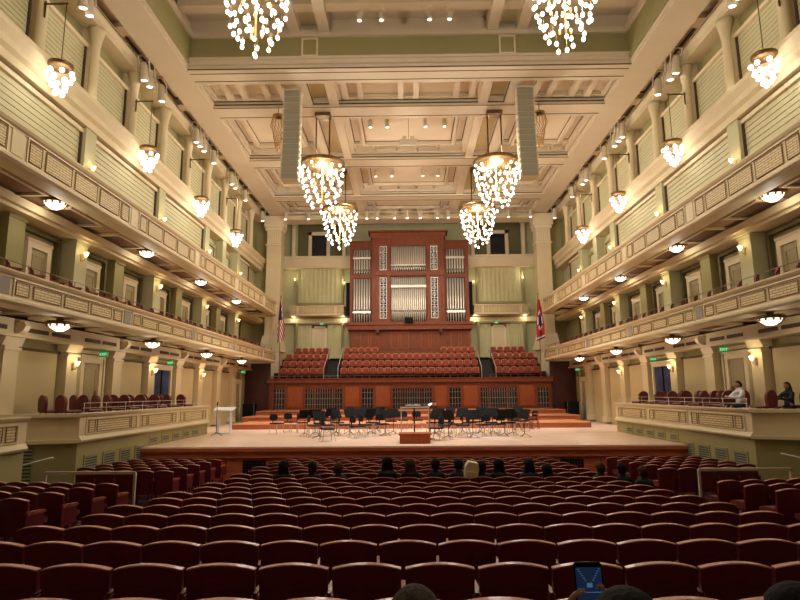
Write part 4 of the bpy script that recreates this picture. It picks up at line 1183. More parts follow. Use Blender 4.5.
for s in (-1, 1):
    for j, y in enumerate((17.6, 17.2, 21.7, 22.2, 23.4, 27.6, 28.1, 28.7, 30.3, 33.6, 34.3, 36.6, 41.2)):
        x = s*10.85
        spotlight(x, y, 15.75, 'cylindrical aisle spotlight beside the %s ceiling beam, %s from the camera' % (SIDE[s], ORD[j+1]), 1.5, R(12))
r = empty('hanging_microphone', (0.0, 27.6, 15.35)); MB().tube([(0, 0, .2), (0, 0, 1.6)], .012, 5).build('cable', 'bronze', r)
MB().box(-.45, .45, -.1, .1, 0, .3).box(-.3, -.1, -.12, .12, .3, .45).box(.1, .3, -.12, .12, .3, .45).build('head', 'fixture', r)
tag(r, 'small pale cluster hanging on a cable from the central coffer', 'microphone')

for s in (-1, 1):
    m = MB()
    for k in range(14):
        a = 2*PI*k/14; m.tube([(.25*math.cos(a), .25*math.sin(a), 0), (.36*math.cos(a), .36*math.sin(a), -.5), (.22*math.cos(a+1), .22*math.sin(a+1), -1.0), (.12*math.cos(a+2), .12*math.sin(a+2), -1.6)], .014, 5)
    r = empty('cable_cluster', (s*6.15, 25.4, 15.9)); m.build('cable_loops', 'brass', r)
    MB().tube([(0, 0, 0), (0, 0, .6)], .02, 6).lathe([(.27, -.03), (.27, .03), (.2, .03), (.2, -.03)], seg=14).build('hanger', 'brass', r)
    tag(r, 'loose gold looped cluster hanging beside the %s line of speakers' % SIDE[s], 'cables')
# ------------------------------------------------------------------ orchestra
def make_chair():
    r = empty('orchestra_chair')      # faces +y
    MB().prism([(-.24, .44), (.24, .44), (.26, .47), (.22, .5), (-.22, .5), (-.26, .47)], 1, -.22, .22).build('seat', 'blackseat', r)
    b = MB(); vs = []
    for z, w in ((.62, .16), (.66, .22), (.76, .235), (.86, .21), (.9, .14)):
        for i in range(5):
            x = -w+2*w*i/4; vs.append((x, -.24-.03*(1-(x/w)**2), z))
    vs2 = [(x, y+.045, z) for x, y, z in vs]
    f = [(j*5+i, j*5+i+1, j*5+i+6, j*5+i+5) for j in range(4) for i in range(4)]
    n = len(vs); f2 = [tuple(n+k for k in reversed(q)) for q in f]
    rim_ = [0, 1, 2, 3, 4, 9, 14, 19, 24, 23, 22, 21, 20, 15, 10, 5]
    f3 = [(rim_[i], rim_[(i+1) % 16], n+rim_[(i+1) % 16], n+rim_[i]) for i in range(16)]
    b.add(vs+vs2, f+f2+f3, 0, False); b.build('backrest', 'blackseat', r)
    MB().tube([(0, -.2, .46), (0, -.27, .55), (0, -.25, .7)], .02, 6).build('back_support', 'black', r)
    for x in (-.2, .2):
        for y in (-.18, .18): MB().tube([(x, y, .45), (x*1.2, y*1.45, 0)], .013, 6).build('leg', 'steel', r)
    return r
def make_stand():
    r = empty('music_stand')          # desk faces -y side player behind; tilt
    m = MB().add([(-.27, -.0, .76), (.27, -.0, .76), (.27, .18, 1.12), (-.27, .18, 1.12), (-.27, .02, .76), (.27, .02, .76), (.27, .2, 1.12), (-.27, .2, 1.12)],
                 [(0, 1, 2, 3), (7, 6, 5, 4), (0, 4, 5, 1), (1, 5, 6, 2), (2, 6, 7, 3), (3, 7, 4, 0)])
    m.box(-.27, .27, -.06, .01, .745, .765); m.build('desk', 'black', r)
    MB().tube([(0, .08, 0.12), (0, .08, .9)], .014, 6).build('pole', 'black', r)
    for k in range(3):
        a = 2*PI*k/3+.5
        MB().tube([(0, .08, .14), (.28*math.cos(a), .08+.28*math.sin(a), .01)], .01, 5).build('leg', 'black', r)
    return r
oc0 = make_chair(); ms0 = make_stand()
def inv(px, py, z):     # floor point seen at a pixel
    a = math.atan((300-(py-.007*(407-px)))/575)+TILT
    y = (z-CAMZ)/math.tan(a)
    return sx(px, y, z), y
def lvl(y, x): return 1.84 if y > 36.9 else STG+.5 if y > 33.8 else STG+.27 if y > 30.4 else STG
fc = [True, True]
chairs = [(275, 437), (289, 435), (301, 436), (312, 440), (318, 437), (325, 440), (336, 436), (343, 439), (356, 441), (364, 439), (372, 436), (381, 438),
          (341, 433), (331, 432), (390, 434), (402, 432), (416, 432), (432, 436), (447, 436), (444, 440), (456, 438), (462, 440), (468, 436), (476, 435), (482, 439), (490, 436), (497, 438), (507, 436), (513, 433), (521, 434), (528, 431), (425, 433)]
chair_spots = []
for j, (px, py) in enumerate(sorted(chairs)):
    x, y = inv(px, py-3, STG); y = min(y, 29.6)
    for _ in range(30):
        if all((x-a)**2+(y-b)**2 > .66**2 for a, b in chair_spots): break
        y += .22
        if y > 29.7: y = 22.8; x += .2
    chair_spots.append((x, y))
    o = oc0 if fc[0] else copy_tree(oc0); fc[0] = False
    o.location = (x, y, STG); o.rotation_euler = (0, 0, math.atan2(-(x-.3), 22.5-y)*.0+(PI if abs(x) < 1.5 and y > 25 else (-.9 if x < 0 else .9))+random.uniform(-.5, .5)+(0 if y < 25 else 0))
    tag(o, 'black orchestra chair with steel legs on stage, %s counting from the left' % ORD2[j+1] if 0 else 'black orchestra chair on stage, number %s from the left, %s the conductor podium' % ((ORD+['twenty-seventh', 'twenty-eighth', 'twenty-ninth', 'thirtieth', 'thirty-first', 'thirty-second', 'thirty-third'])[j+1], 'left of' if x < -.1 else 'right of'), 'chair', 'orchestra chairs')
stands = [(303, 418), (313, 417), (323, 417), (335, 418), (347, 418), (354, 421), (366, 418), (374, 417), (386, 418), (393, 417), (432, 417), (440, 420), (449, 421), (463, 418), (471, 420), (478, 417), (486, 416), (495, 418), (504, 418), (513, 417), (522, 419), (357, 414), (341, 413), (381, 413), (372, 412), (444, 413), (508, 414)]
std_spots = []
for j, (px, py) in enumerate(sorted(stands)):
    # desk centre row to distance: foot lies about 1.15 m lower
    x, y = inv(px, py+18 if py > 415 else py+12, STG); y = max(23.6, min(y, 29.8))
    for _ in range(30):
        if all((x-a)**2+(y-b)**2 > .62**2 for a, b in chair_spots+std_spots): break
        y += .2
        if y > 30.0: y = 24.0; x += .25
    std_spots.append((x, y))
    o = ms0 if fc[1] else copy_tree(ms0); fc[1] = False
    o.location = (x, y, STG); o.rotation_euler = (0, 0, (.7 if x < 0 else -.7)+random.uniform(-.35, .35)+(PI if random.random() < .25 else 0))
    tag(o, 'black music stand on stage, %s counting from the left, amid the orchestra chairs' % (ORD+['twenty-seventh', 'twenty-eighth'])[j+1], 'music stand', 'orchestra music stands')
# podium and conductor rail
r = empty('conductor_podium', (.1, 21.9, STG)); MB().box(-.56, .56, -.45, .45, 0, .3).box(-.6, .6, -.48, .48, .3, .36).build('platform', 'cherrylt', r)
tag(r, 'small wooden conductor podium at the stage front', 'podium')
r = empty('podium_rail', (.12, 22.55, STG))
for x in (-.53, .53): MB().box(x-.02, x+.02, -.02, .02, 0, 1.28).build('post', 'railmetal', r)
MB().box(-.56, .56, -.03, .03, 1.24, 1.3).build('top_rail', 'railmetal', r)
MB().box(-.5, .5, -.01, .01, .62, .65).build('cross_bar', 'railmetal', r)
tag(r, 'pale metal rail frame standing behind the conductor podium', 'railing')
r = empty('conductor_desk', (.1, 23.2, STG)); MB().box(-.35, .35, -.2, .2, 1.28, 1.31).build('desk_top', 'black', r); MB().tube([(0, 0, 0), (0, 0, 1.28)], .03, 8).build('pole', 'black', r)
MB().lathe([(.22, 0), (.22, .03), (.03, .06)], seg=12).build('foot', 'black', r)
tag(r, 'black conductor desk behind the podium rail', 'music stand')
o = MB().prism([(-.3, 0), (.3, 0), (.32, .03), (.1, .07), (0, .03), (-.12, .06), (-.3, .03)], 1, -.15, .15).build('open_score', 'paper', loc=(.05, 23.2, STG+1.315)); tag(o, 'open white score lying on the conductor desk', 'score')
m = MB(); vs = []
for i in range(9):
    for j in range(5): vs.append((-.28+.07*i, -.14+.07*j, .05+.06*math.sin(i*1.1)*math.cos(j)+.04*(i > 4)))
m.add(vs, [(i*5+j, (i+1)*5+j, (i+1)*5+j+1, i*5+j+1) for i in range(8) for j in range(4)], 0, True)
m.add([(x, y, 0) for x, y, z in vs], [(i*5+j, i*5+j+1, (i+1)*5+j+1, (i+1)*5+j) for i in range(8) for j in range(4)], 0, True)
o = m.build('folded_cloth', 'white', loc=(.72, 23.45, STG+1.3)); tag(o, 'crumpled white cloth on a flat stand right of the conductor desk', 'cloth')
r = empty('flat_stand', (.72, 23.45, STG)); MB().box(-.32, .32, -.2, .2, 1.26, 1.29).build('tray', 'black', r); MB().tube([(0, 0, 0), (0, 0, 1.26)], .02, 6).build('pole', 'black', r); MB().lathe([(.2, 0), (.2, .02), (.02, .05)], seg=10).build('foot', 'black', r)
tag(r, 'flat black stand carrying the crumpled white cloth', 'stand')
# clear lectern, mic stands
x, y = inv(222, 434, STG)
r = empty('lectern', (x, y, STG))
for a in (-.3, .3): MB().box(a-.015, a+.015, -.15, .15, .03, 1.08).build('side_panel', 'acryl', r)
MB().box(-.34, .34, -.2, .2, 0, .03).build('base', 'acryl', r)
MB().prism([(-.25, 1.06), (-.25, 1.09), (.22, 1.22), (.22, 1.19)], 0, -.47, .47).build('reading_top', 'white', r)
tag(r, 'clear lectern with a white slanted top on the left of the stage', 'lectern')
def mic(x, y, z, h, label):
    r = empty('microphone_stand', (x, y, z)); MB().tube([(0, 0, .1), (0, 0, h)], .014, 6).build('pole', 'black', r)
    for k in range(3): a = 2*PI*k/3; MB().tube([(0, 0, .15), (.3*math.cos(a), .3*math.sin(a), .01)], .012, 5).build('leg', 'black', r)
    MB().tube([(0, 0, h), (.06, -.12, h+.12)], .028, 8).build('microphone', 'black', r); tag(r, label, 'microphone stand')
x, y = inv(214, 436, STG); mic(x, y, STG, 1.35, 'black microphone stand left of the clear lectern')
mic(-8.7, 37.3, 1.84, 1.9, 'tall microphone stand before the left end of the stage back wall')
mic(9.3, 37.6, 1.84, 2.0, 'tall microphone stand before the right end of the stage back wall')
# bass stools at the right and a flight case each side
for j, (px, py) in enumerate(((517, 430), (525, 428), (534, 429), (509, 428))):
    x, y = inv(px, py, STG); y = min(30.0, y)
    r = empty('wooden_stool', (x, y, STG)); MB().lathe([(.0, .72), (.18, .72), (.19, .76), (0, .78)], seg=14).build('seat', 'cherrylt', r)
    for k in range(4):
        a = PI/4+PI/2*k; MB().tube([(.13*math.cos(a), .13*math.sin(a), .72), (.24*math.cos(a), .24*math.sin(a), 0)], .018, 6).build('leg', 'cherrylt', r)
    MB().tube([(.15, 0, .4), (0, .15, .4), (-.15, 0, .4), (0, -.15, .4), (.15, 0, .4)], .012, 5).build('foot_ring', 'cherrylt', r)
    tag(r, 'tall wooden stool at the right of the orchestra, %s from the stage end' % ORD[4-j], 'stool', 'bass player stools')
for s in (-1, 1):
    r = empty('equipment_case', (s*10.6, 38.4, STG)); MB().box(-.4, .4, -.3, .3, .0, 1.2).build('body', 'black', r)
    for x in (-.4, .38): MB().box(x, x+.02, -.31, .31, .08, 1.2).build('metal_edge', 'steel', r)
    tag(r, 'black equipment case against the dark panelling at stage %s' % SIDE[s], 'case')
# white tape marks on the stage (crossing lines)
m = MB().quad([(-3.2, 22.2, STG+.004), (-3.1, 22.2, STG+.004), (-1.3, 27.0, STG+.004), (-1.42, 27.0, STG+.004)])
for dx in (0, .5): m.quad([(2.2+dx, 25.8, STG+.004), (2.3+dx, 25.8, STG+.004), (3.7+dx, 22.4, STG+.004), (3.58+dx, 22.4, STG+.004)])
o = m.build('floor_tape', 'paper'); tag(o, 'pale tape lines on the stage floor among the chairs', 'tape', kind='stuff')

# ------------------------------------------------------------------ chairs in boxes and on the lower balcony
def make_box_chair():
    r = empty('box_chair')       # faces +y
    b = MB(); n = 8; vs = []
    pts = [(.23*math.cos(PI*k/n), .72+.2*math.sin(PI*k/n)) for k in range(n+1)]
    poly = [(-.2, .46)]+[(-x, z) for x, z in pts]+[(.2, .46)]
    poly = [(.2, .46), (.23, .72)]+pts[1:-1]+[(-.23, .72), (-.2, .46)]
    b.prism(poly, 1, -.26, -.2); bk = b.build('backrest', 'boxfab', r)
    MB().prism([(.2, .44), (.24, .7)]+[(.255*math.cos(PI*k/n), .72+.225*math.sin(PI*k/n)) for k in range(1, n)]+[(-.24, .7), (-.2, .44)], 1, -.3, -.262).build('back_frame', 'seatwood', bk)
    MB().prism([(-.22, .42), (.22, .42), (.24, .46), (.2, .5), (-.2, .5), (-.24, .46)], 1, -.2, .24).build('seat', 'boxfab', r)
    for x in (-.2, .2):
        for y in (-.22, .2): MB().box(x-.018, x+.018, y-.018, y+.018, 0, .43).build('leg', 'mahog', r)
    return r
bc0 = make_box_chair(); fb = True
for s in (-1, 1):
    ys_ = [17.15, 17.3, 18.3 if s < 0 else 19.2, 18.9 if s < 0 else 19.5, 19.8, 20.2, 20.9, 21.3, 22.1, 22.5, 23.3, 23.9, 24.7, 25.4, 26.1]
    for j, y in enumerate(ys_):
        x = s*(10.15+(.62 if j % 2 else 0))
        if j == 1 and s > 0: x = 11.25
        if j == 0 and s > 0: x = 9.98+.2
        o = bc0 if fb else copy_tree(bc0); fb = False
        o.location = (x, y, BF); o.rotation_euler = (0, 0, s*R(random.uniform(8, 38)))
        tag(o, 'round-backed red box chair behind the %s parapet, %s from its audience end' % (SIDE[s], ORD[j+1]), 'chair', 'box chairs')
    if s > 0: pass
bs0 = make_seat(.48, 'balcony_chair', False, {'seatrim': 'seatrim', 'seatwood': 'seatwood'}); fb = True
for s in (-1, 1):
    for j in range(30):
        y = 12.2+.92*j
        if y > 39.4: break
        o = bs0 if fb else copy_tree(bs0); fb = False
        o.location = (s*10.27, y, ZL['b1b']+.385); o.rotation_euler = (0, 0, s*R(62+random.uniform(-6, 6)))
        tag(o, 'burgundy balcony seat behind the %s lower balcony, %s from the audience end' % (SIDE[s], (ORD+['twenty-seventh', 'twenty-eighth', 'twenty-ninth', 'thirtieth'])[j+1]), 'seat', 'balcony seats')

# ------------------------------------------------------------------ people
def skin_mesh(nodes, edges, sub=2):
    """nodes: list of (pos, radius) ; returns MB-like (verts, faces) from Skin + Subsurf"""
    me = bpy.data.meshes.new('tmp'); me.from_pydata([n[0] for n in nodes], edges, [])
    o = bpy.data.objects.new('tmp', me); COL.objects.link(o)
    o.modifiers.new('s', 'SKIN'); 
    for i, n in enumerate(nodes):
        sv = me.skin_vertices[0].data[i]; rr = n[1] if isinstance(n[1], tuple) else (n[1], n[1]); sv.radius = rr
        sv.use_root = (i == 0)
    md = o.modifiers.new('u', 'SUBSURF'); md.levels = sub; md.render_levels = sub
    dg = bpy.context.evaluated_depsgraph_get(); dg.update()
    ev = o.evaluated_get(dg); m2 = ev.to_mesh()
    vs = [tuple(v.co) for v in m2.vertices]; fs = [tuple(p.vertices) for p in m2.polygons]
    ev.to_mesh_clear(); bpy.data.objects.remove(o); bpy.data.meshes.remove(me)
    return vs, fs
BODYC = {}
def body_nodes(pose):
    """seated figure facing +y, floor at 0, hips at (0,0,.48)"""
    N = [((0, 0, .5), (.15, .12)), ((0, .0, .7), (.145, .1)), ((0, -.02, .9), (.16, .11)), ((0, -.02, 1.02), (.1, .08)), ((0, 0, 1.09), .055), ((0, .015, 1.14), .058)]
    E = [(0, 1), (1, 2), (2, 3), (3, 4), (4, 5)]
    def chain(start, pts):
        p = start
        for q in pts: N.append(q); E.append((p, len(N)-1)); p = len(N)-1
        return p
    for s in (-1, 1):
        a = chain(0, [((s*.1, .08, .48), .095), ((s*.13, .42, .5), .07), ((s*.13, .45, .25), .052), ((s*.13, .43, .07), .04), ((s*.13, .56, .04), (.04, .03))])
    if pose == 'lap':
        for s in (-1, 1): chain(3, [((s*.18, -.02, .99), .06), ((s*.23, .02, .76), .045), ((s*.16, .24, .62), .035), ((s*.08, .34, .6), .032), ((s*.05, .41, .59), (.03, .018))])
    if pose == 'lean':
        for s in (-1, 1): chain(3, [((s*.18, .0, .99), .06), ((s*.27, .2, .8), .045), ((s*.12, .42, .83), .035), ((s*.05, .45, .84), .03), ((s*.0, .47, .84), (.03, .02))])
    if pose == 'phone':
        chain(3, [((.18, -.02, .99), .06), ((.23, .02, .76), .045), ((.16, .24, .62), .035), ((.08, .34, .6), .032), ((.05, .41, .59), (.03, .018))])
        chain(3, [((-.18, -.0, .99), .06), ((-.24, .16, .84), .046), ((-.30, .30, 1.0), .036), ((-.315, .315, 1.06), .028)])
    return N, E
def head(mb, c, mi=0, s=1.0):
    """head with brow, nose, ears, chin; c = centre"""
    seg, ring = 18, 14; vs = []
    for i in range(ring+1):
        t = PI*i/ring
        for k in range(seg):
            a = 2*PI*k/seg
            x = .076*math.sin(t)*math.cos(a); y = .095*math.sin(t)*math.sin(a); z = .115*math.cos(t)
            if z < -.02: x *= 1-(-z-.02)*2.6; y = y*(1-(-z-.02)*1.5)+(-z-.02)*.25
            if y > .06 and abs(x) < .02 and -.04 < z < .02: y += .022
            vs.append((c[0]+x*s, c[1]+y*s, c[2]+z*s))
    mb.add(vs, [(i*seg+k, i*seg+(k+1) % seg, (i+1)*seg+(k+1) % seg, (i+1)*seg+k) for i in range(ring) for k in range(seg)], mi, True)
    for e in (-1, 1): mb.sphere((c[0]+e*.078*s, c[1]-.005, c[2]-.005), .02*s, 8, 6, mi, (.4, .8, 1.4))
    mb.sphere((c[0], c[1]+.1*s, c[2]-.02*s), .014*s, 8, 6, mi, (.8, 1, 1.6))
    for e in (-1, 1): mb.sphere((c[0]+e*.03*s, c[1]+.083*s, c[2]+.008*s), .009*s, 8, 6, 1, (1.2, .6, .7))
    mb.box(c[0]-.022*s, c[0]+.022*s, c[1]+.088*s, c[1]+.095*s, c[2]-.058*s, c[2]-.05*s, 2)
M['lip'] = plain('lips', (150, 80, 72), .6, var=.05)
def hand(mb, wrist, up, side, curl=.6, mirror=1):
    """palm and five unequal fingers; up = along fingers, side = towards the index finger, fingers curl towards n"""
    up = Vector(up).normalized(); side = Vector(side).normalized(); n = up.cross(side).normalized()*mirror; w = Vector(wrist)
    P = lambda a, b, c: tuple(w+side*a+up*b+n*c)
    nodes = [(P(0, 0, 0), .026), (P(0, .04, 0), (.036, .018)), (P(0, .08, 0), (.038, .016))]
    vs, fs = skin_mesh(nodes, [(0, 1), (1, 2)], 2); mb.add(vs, fs, 0, True)
    for a, L in ((.03, .072), (.010, .08), (-.011, .074), (-.031, .058)):
        c1 = curl
        pts = [((a*.8, .07, 0), .009), ((a, .09, .002), .009)]
        ang = 0; b, c = .09, .002
        for k, f_ in enumerate((.45, .32, .23)):
            ang += c1*(.6 if k == 0 else 1); b += L*f_*math.cos(ang); c += L*f_*math.sin(ang); pts.append(((a, b, c), .0085-.0008*k))
        vs, fs = skin_mesh([(P(*p), r_) for p, r_ in pts], [(i, i+1) for i in range(4)], 2); mb.add(vs, fs, 0, True)
    pts = [((.02, .02, .002), .013), ((.045, .045, .012), .011), ((.055, .07, .028), .0095), ((.05, .095, .036), .008)]
    vs, fs = skin_mesh([(P(*p), r_) for p, r_ in pts], [(0, 1), (1, 2), (2, 3)], 2); mb.add(vs, fs, 0, True)
CL = {}
def cloth_mesh(pose, fat=1.14):
    k = ('c', pose)
    if k not in CL:
        N, E = body_nodes(pose); 
        keep = [i for i, n in enumerate(N) if n[0][2] > .55 or i == 0]
        # drop head, hands, legs
        def ok(i):
            p = N[i][0]
            if i in (4, 5): return False
            if 6 <= i <= 15: return False
            return True
        idx = [i for i in range(len(N)) if ok(i)]
        # last node of each arm is the hand
        ends = [i for i in idx if i > 15 and not any(a == i for a, b in E)]
        idx = [i for i in idx if i not in ends]
        mp = {i: j for j, i in enumerate(idx)}
        nn = []
        for i in idx:
            r_ = N[i][1]; r_ = (r_[0]*fat, r_[1]*fat) if isinstance(r_, tuple) else r_*fat*1.1
            if i == 0: r_ = (.19, .17)
            nn.append((N[i][0], r_))
        CL[k] = skin_mesh(nn, [(mp[a], mp[b]) for a, b in E if a in mp and b in mp], 2)
    return CL[k]
def trouser_mesh():
    if 't' not in CL:
        N, E = body_nodes('lap'); idx = [0]+[i for i in range(6, 16) if N[i][0][2] > .06]
        mp = {i: j for j, i in enumerate(idx)}
        CL['t'] = skin_mesh([(N[i][0], tuple(x*1.12 for x in N[i][1]) if isinstance(N[i][1], tuple) else N[i][1]*1.15) for i in idx], [(mp[a], mp[b]) for a, b in E if a in mp and b in mp], 2)
    return CL['t']
def person(loc, rz, label, hair='hairblk', jacket='jackblk', long=True, pose='lap', skin='skin', scale=1.0, hairw=1.0, hs=1.0, drop=.42):
    r = empty('person', loc, rz); r.scale = (scale,)*3
    if pose not in BODYC:
        N, E = body_nodes(pose); BODYC[pose] = skin_mesh(N, E, 2)
    b = MB(); b.add(*BODYC[pose], 0, True)
    hc = (0, .03, 1.235)
    head(b, hc, 0, hs)
    if pose == 'phone': hand(b, HAND, (.8, 0, .6), (-.6, 0, .8), .5, 1)
    b.build('body', [skin, 'hairblk', 'lip'], r)
    c = MB(); c.add(*cloth_mesh(pose), 0, True); c.lathe([(.17, .97), (.13, 1.03), (.085, 1.09), (.074, 1.14), (.066, 1.14)], (0, -.005, 0), 14); c.build('jacket' if jacket != 'shirtw' else 'shirt', jacket, r)
    t = MB(); t.add(*trouser_mesh(), 0, True); t.build('trousers', 'trouser', r)
    h = MB(); seg, ring = 20, 12; vs = []
    for i in range(ring+1):
        t_ = PI*.74*i/ring
        for k in range(seg):
            a = 2*PI*k/seg
            x = .098*math.sin(t_)*math.cos(a)*hairw; y = .116*math.sin(t_)*math.sin(a); z = .13*math.cos(t_)
            if math.sin(a) > .2 and i > ring*.45: y *= .6; z = max(z, .035)
            if math.sin(a) <= .2 and i > ring*.6: x *= 1.12; y *= 1.0; x = max(-.09, min(.09, x*1.2)); y = min(y, -.03)
            wob = 1+.02*math.sin(k*5+i)
            vs.append((hc[0]+x*wob*hs, hc[1]-.012+y*wob*hs, hc[2]+.004+z*hs))
    h.add(vs, [(i*seg+k, i*seg+(k+1) % seg, (i+1)*seg+(k+1) % seg, (i+1)*seg+k) for i in range(ring) for k in range(seg)], 0, True)
    if long:
        pr = []; vs = []; n = 9
        for j in range(n):
            t_ = j/(n-1); z = hc[2]+.02-drop*t_; wx = (.09+.03*math.sin(t_*PI*.8))*hairw*(1-.25*t_**3); wy = .045*(1-.3*t_)
            for k in range(12):
                a = 2*PI*k/12; vs.append((wx*math.cos(a)*(1+.04*math.sin(k*3)), hc[1]-.075-.035*t_+wy*math.sin(a), z))
        h.add(vs, [(j*12+k, j*12+(k+1) % 12, (j+1)*12+(k+1) % 12, (j+1)*12+k) for j in range(n-1) for k in range(12)]+[tuple((n-1)*12+k for k in range(12))], 0, True)
    h.build('hair', hair, r)
    tag(r, label, 'person'); return r
def seat_person(px, ytop, y, label, **k):
    a = math.atan((300-(ytop-.007*(407-px)))/575)+TILT; z = CAMZ+math.tan(a)*y
    zf = fz(y); sc = max(.9, min(1.12, (z-zf)/1.37)); x = sx(px, y, z)
    return person((x, y, z-1.37*sc), random.uniform(-.15, .15), label, scale=sc, hs=1.14, **k)
AY = 13.4
aud = [(282, 461, 'black-haired person in black, leftmost of those seated in mid hall', 'hairblk', 'jackblk', True),
       (311, 462, 'person with black hair and dark top, second from left in mid hall', 'hairblk', 'jackblk', False),
       (337, 463, 'brown-haired person with short hair, third from left in mid hall', 'hairbrn', 'jackgrn', False),
       (386, 457, 'person with long black hair in a wide dark green coat, mid hall', 'hairblk', 'jackgrn', True),
       (409, 459, 'person with long light brown hair, seated mid hall', 'hairbrn', 'jackblk', True),
       (434, 459, 'short-haired person in a grey-black coat, mid hall', 'hairblk', 'jackblk', False),
       (457, 459, 'person in a navy coat next to the yellow backpack', 'hairblk', 'jacknavy', False),
       (480, 461, 'person in black sitting right of the yellow backpack', 'hairblk', 'jackblk', False),
       (497, 459, 'person with long dark hair and green-black coat, right of the backpack', 'hairblk', 'jackgrn', True),
       (527, 459, 'person with big black hair in a navy jacket, mid hall', 'hairblk', 'jacknavy', True),
       (545, 464, 'person with long dark hair in dark blue, rightmost of the middle group', 'hairblk', 'jacknavy', True),
       (598, 462, 'person with curly brown hair in black, leftmost of the right hand trio', 'hairbrn', 'jackblk', False),
       (619, 463, 'black-haired person, middle of the right hand trio', 'hairblk', 'jackblk', False),
       (640, 466, 'brown-haired person in dark green, rightmost of the right hand trio', 'hairbrn', 'jackgrn', False)]
for px, yt, lb, hr, jk, lg in aud:
    seat_person(px, yt, AY, lb, hair=hr, jacket=jk, long=lg, hairw=1.3 if lg else 1.12)
r = empty('backpack', (sx(468, 13.35, 1.2), 13.3, fz(13.3)+.82), .1); r.rotation_euler = (.1, .16, .1); r.scale = (.82, .82, .82)
m = MB().prism([(-.18, 0), (.18, 0), (.19, .3), (.14, .44), (-.12, .45), (-.18, .32)], 1, -.1, .1); m.build('bag_body', 'yellow', r)
MB().prism([(-.14, .04), (.14, .04), (.14, .2), (-.14, .2)], 1, -.14, -.1).build('front_pocket', 'yellow', r)
MB().tube([(-.06, 0, .44), (-.05, 0, .5), (.05, 0, .5), (.06, 0, .44)], .012, 6).build('strap', 'yellow', r)
tag(r, 'pale yellow backpack propped among the seated people', 'backpack')
# right box guests
person((10.22, 18.35, BF-.02), R(95), 'person in a white shirt leaning on the right box parapet', hair='hairblk', jacket='shirtw', long=False, pose='lean', skin='skin2', scale=.92)
person((10.55, 17.1, BF-.05) if 0 else (10.95, 17.15, BF-.05), R(100), 'dark-haired person in black sitting in the right box near its corner', hair='hairbrn', jacket='jackblk', long=True, pose='lean', skin='skin2', scale=.9)
o = MB().box(-.2, .2, -.14, .14, 0, .02).build('programme_sheet', 'paper', loc=(BX+.1, 16.95, PZ1+.0), rz=.3); tag(o, 'white programme lying on the right box parapet', 'paper')
# foreground heads
def fg(px, ytop, y, hw, label, **k):
    a = math.atan((300-(ytop-.007*(407-px)))/575)+TILT; z = CAMZ+math.tan(a)*y; x = sx(px, y, z)
    return person((x, y-.02, z-1.37), 0, label, **k)
fg(412, 584, 2.05, 50, 'person with grey-brown hair whose crown shows at the bottom middle', hair='hairgry', jacket='jackblk', long=False)
fg(790, 580, 2.0, 60, 'dark-haired person cut off by the bottom right corner', hair='hairblk', jacket='jackblk', long=True, hairw=1.15)
yy = 1.80; z_top = CAMZ+math.tan(math.atan((300-(563+1.2))/575)+TILT)*yy; xph = sx(586.5, yy, z_top)
r = empty('smartphone', (xph, yy, z_top-.16), 0); r.rotation_euler = (R(-8), 0, R(2))
MB().prism([(-.043, .008), (-.035, 0), (.035, 0), (.043, .008), (.043, .152), (.035, .16), (-.035, .16), (-.043, .152)], 1, -.004, .006).build('case', 'black', r)
sc_ = MB().box(-.038, .038, -.0052, -.004, .008, .146).build('screen', 'screen', r)
m = MB()
for k in range(6):
    t = k/5; m.box(-.034+.020*t, -.029+.020*t, -.0058, -.0052, .140-.03*t, .1425-.03*t).box(.029-.020*t, .034-.020*t, -.0058, -.0052, .140-.03*t, .1425-.03*t)
m.box(-.036, -.016, -.0058, -.0052, .088, .0895).box(.016, .036, -.0058, -.0052, .088, .0895)
m.box(-.008, .008, -.0058, -.0052, .092, .104).box(-.034, .034, -.0058, -.0052, .078, .080)
m.build('screen_picture', 'screen2', sc_)
tag(r, 'lit smartphone held up at the bottom edge showing the hall', 'phone')
# the holder: left hand behind the phone
py_ = 1.45; pz_ = CAMZ+math.tan(math.atan((300-589.5)/575)+TILT)*py_-1.37; px_ = sx(626, py_, pz_+1.37)
wr = (xph-.062-px_, yy+.034-py_, z_top-.170-pz_)
N, E = body_nodes('none')
def chain2(start, pts):
    p = start
    for q in pts: N.append(q); E.append((p, len(N)-1)); p = len(N)-1
chain2(3, [((.18, -.02, .99), .06), ((.23, .02, .76), .045), ((.16, .24, .62), .035), ((.08, .34, .6), .032), ((.05, .41, .59), (.03, .018))])
chain2(3, [((-.18, 0, .99), .06), ((-.2, .1, .8), .046), ((wr[0]-.04, wr[1]-.06, wr[2]-.12), .034), ((wr[0]-.012, wr[1]-.01, wr[2]-.02), .026), (wr, .024)])
BODYC['phone'] = skin_mesh(N, E, 2); PHN = (N, E)
CL.pop(('c', 'phone'), None)
_bn = body_nodes
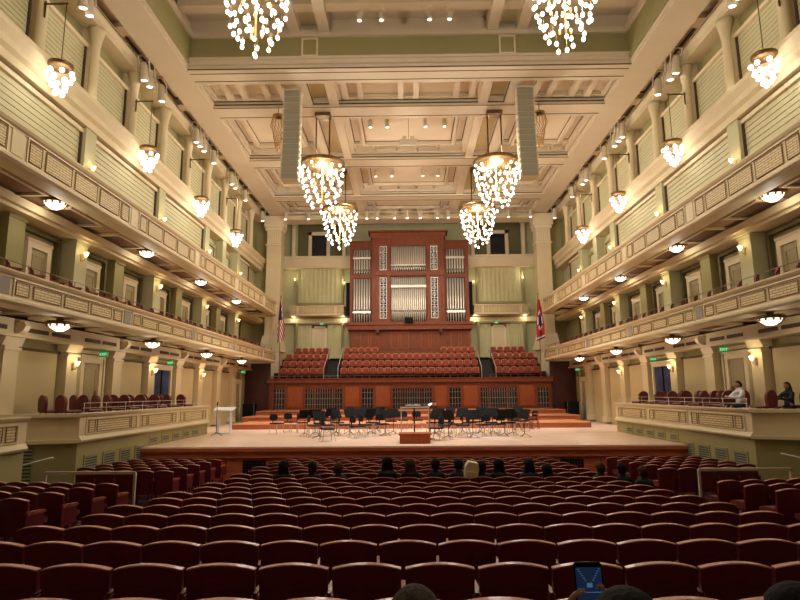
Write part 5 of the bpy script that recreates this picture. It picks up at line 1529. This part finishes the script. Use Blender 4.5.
def body_nodes(pose): return ([*N], [*E]) if pose == 'phone' else _bn(pose)
HAND = wr
pp = person((px_, py_, pz_), 0, 'person with dark hair holding up a phone at the bottom edge', hair='hairblk', jacket='jackblk', long=False, pose='phone')

# ------------------------------------------------------------------ rear balcony that shades the back stalls
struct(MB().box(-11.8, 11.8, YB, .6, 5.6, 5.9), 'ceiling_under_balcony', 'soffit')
struct(MB().box(-11.8, 11.8, .5, .7, 5.3, 6.6), 'wall_rear_balcony_front', 'cream')

for x in (-7, -2.5, 2.5, 7):
    o = copy_tree(dome0); o.location = (x, -1.5, 5.31); tag(o, 'unseen dome light added under the rear balcony as fill', 'lamp', 'added rear fill lights')
    point('dome_bulb', (x, -1.5, 5.1), 25, (1, .9, .8), .2)  # unseen lamps added as fill to lift the dark seat backs
# ------------------------------------------------------------------ stage and house lighting
for j, (x, y) in enumerate(((-6, 28), (-2, 26), (2, 26), (6, 28), (-4, 33), (4, 33))):
    spot('stage_light', (x*.7, y-1, 16.0), (x, y, STG), 2900, 55, (1, .95, .93), .25)
for x in (-5, 0, 5):
    spot('organ_light', (x, 35.5, 16.3), (x*.7, 45, 7), 700, 55, (1, .9, .76), .25)
for s in (-1, 1):
    for y in (17.6, 23, 28.5, 34):
        spot('aisle_light', (s*10.8, y, 15.6), (s*9.0, y+2, 1), 260, 70, (1, .92, .78), .15)
# world: faint warm
w = bpy.data.worlds.new('world'); SC.world = w; w.use_nodes = True
w.node_tree.nodes['Background'].inputs[0].default_value = (1, .8, .6, 1); w.node_tree.nodes['Background'].inputs[1].default_value = .05
SC.view_settings.view_transform = 'Standard'; SC.view_settings.look = 'None'; SC.view_settings.gamma = 1; SC.view_settings.use_curve_mapping = False
SC.view_settings.exposure = .54
SC.cycles.max_bounces = 6; SC.cycles.diffuse_bounces = 4; SC.cycles.glossy_bounces = 3
SC.cycles.use_denoising = True
try: SC.cycles.denoiser = 'OPENIMAGEDENOISE'
except Exception: pass
SC.cycles.sample_clamp_indirect = 4
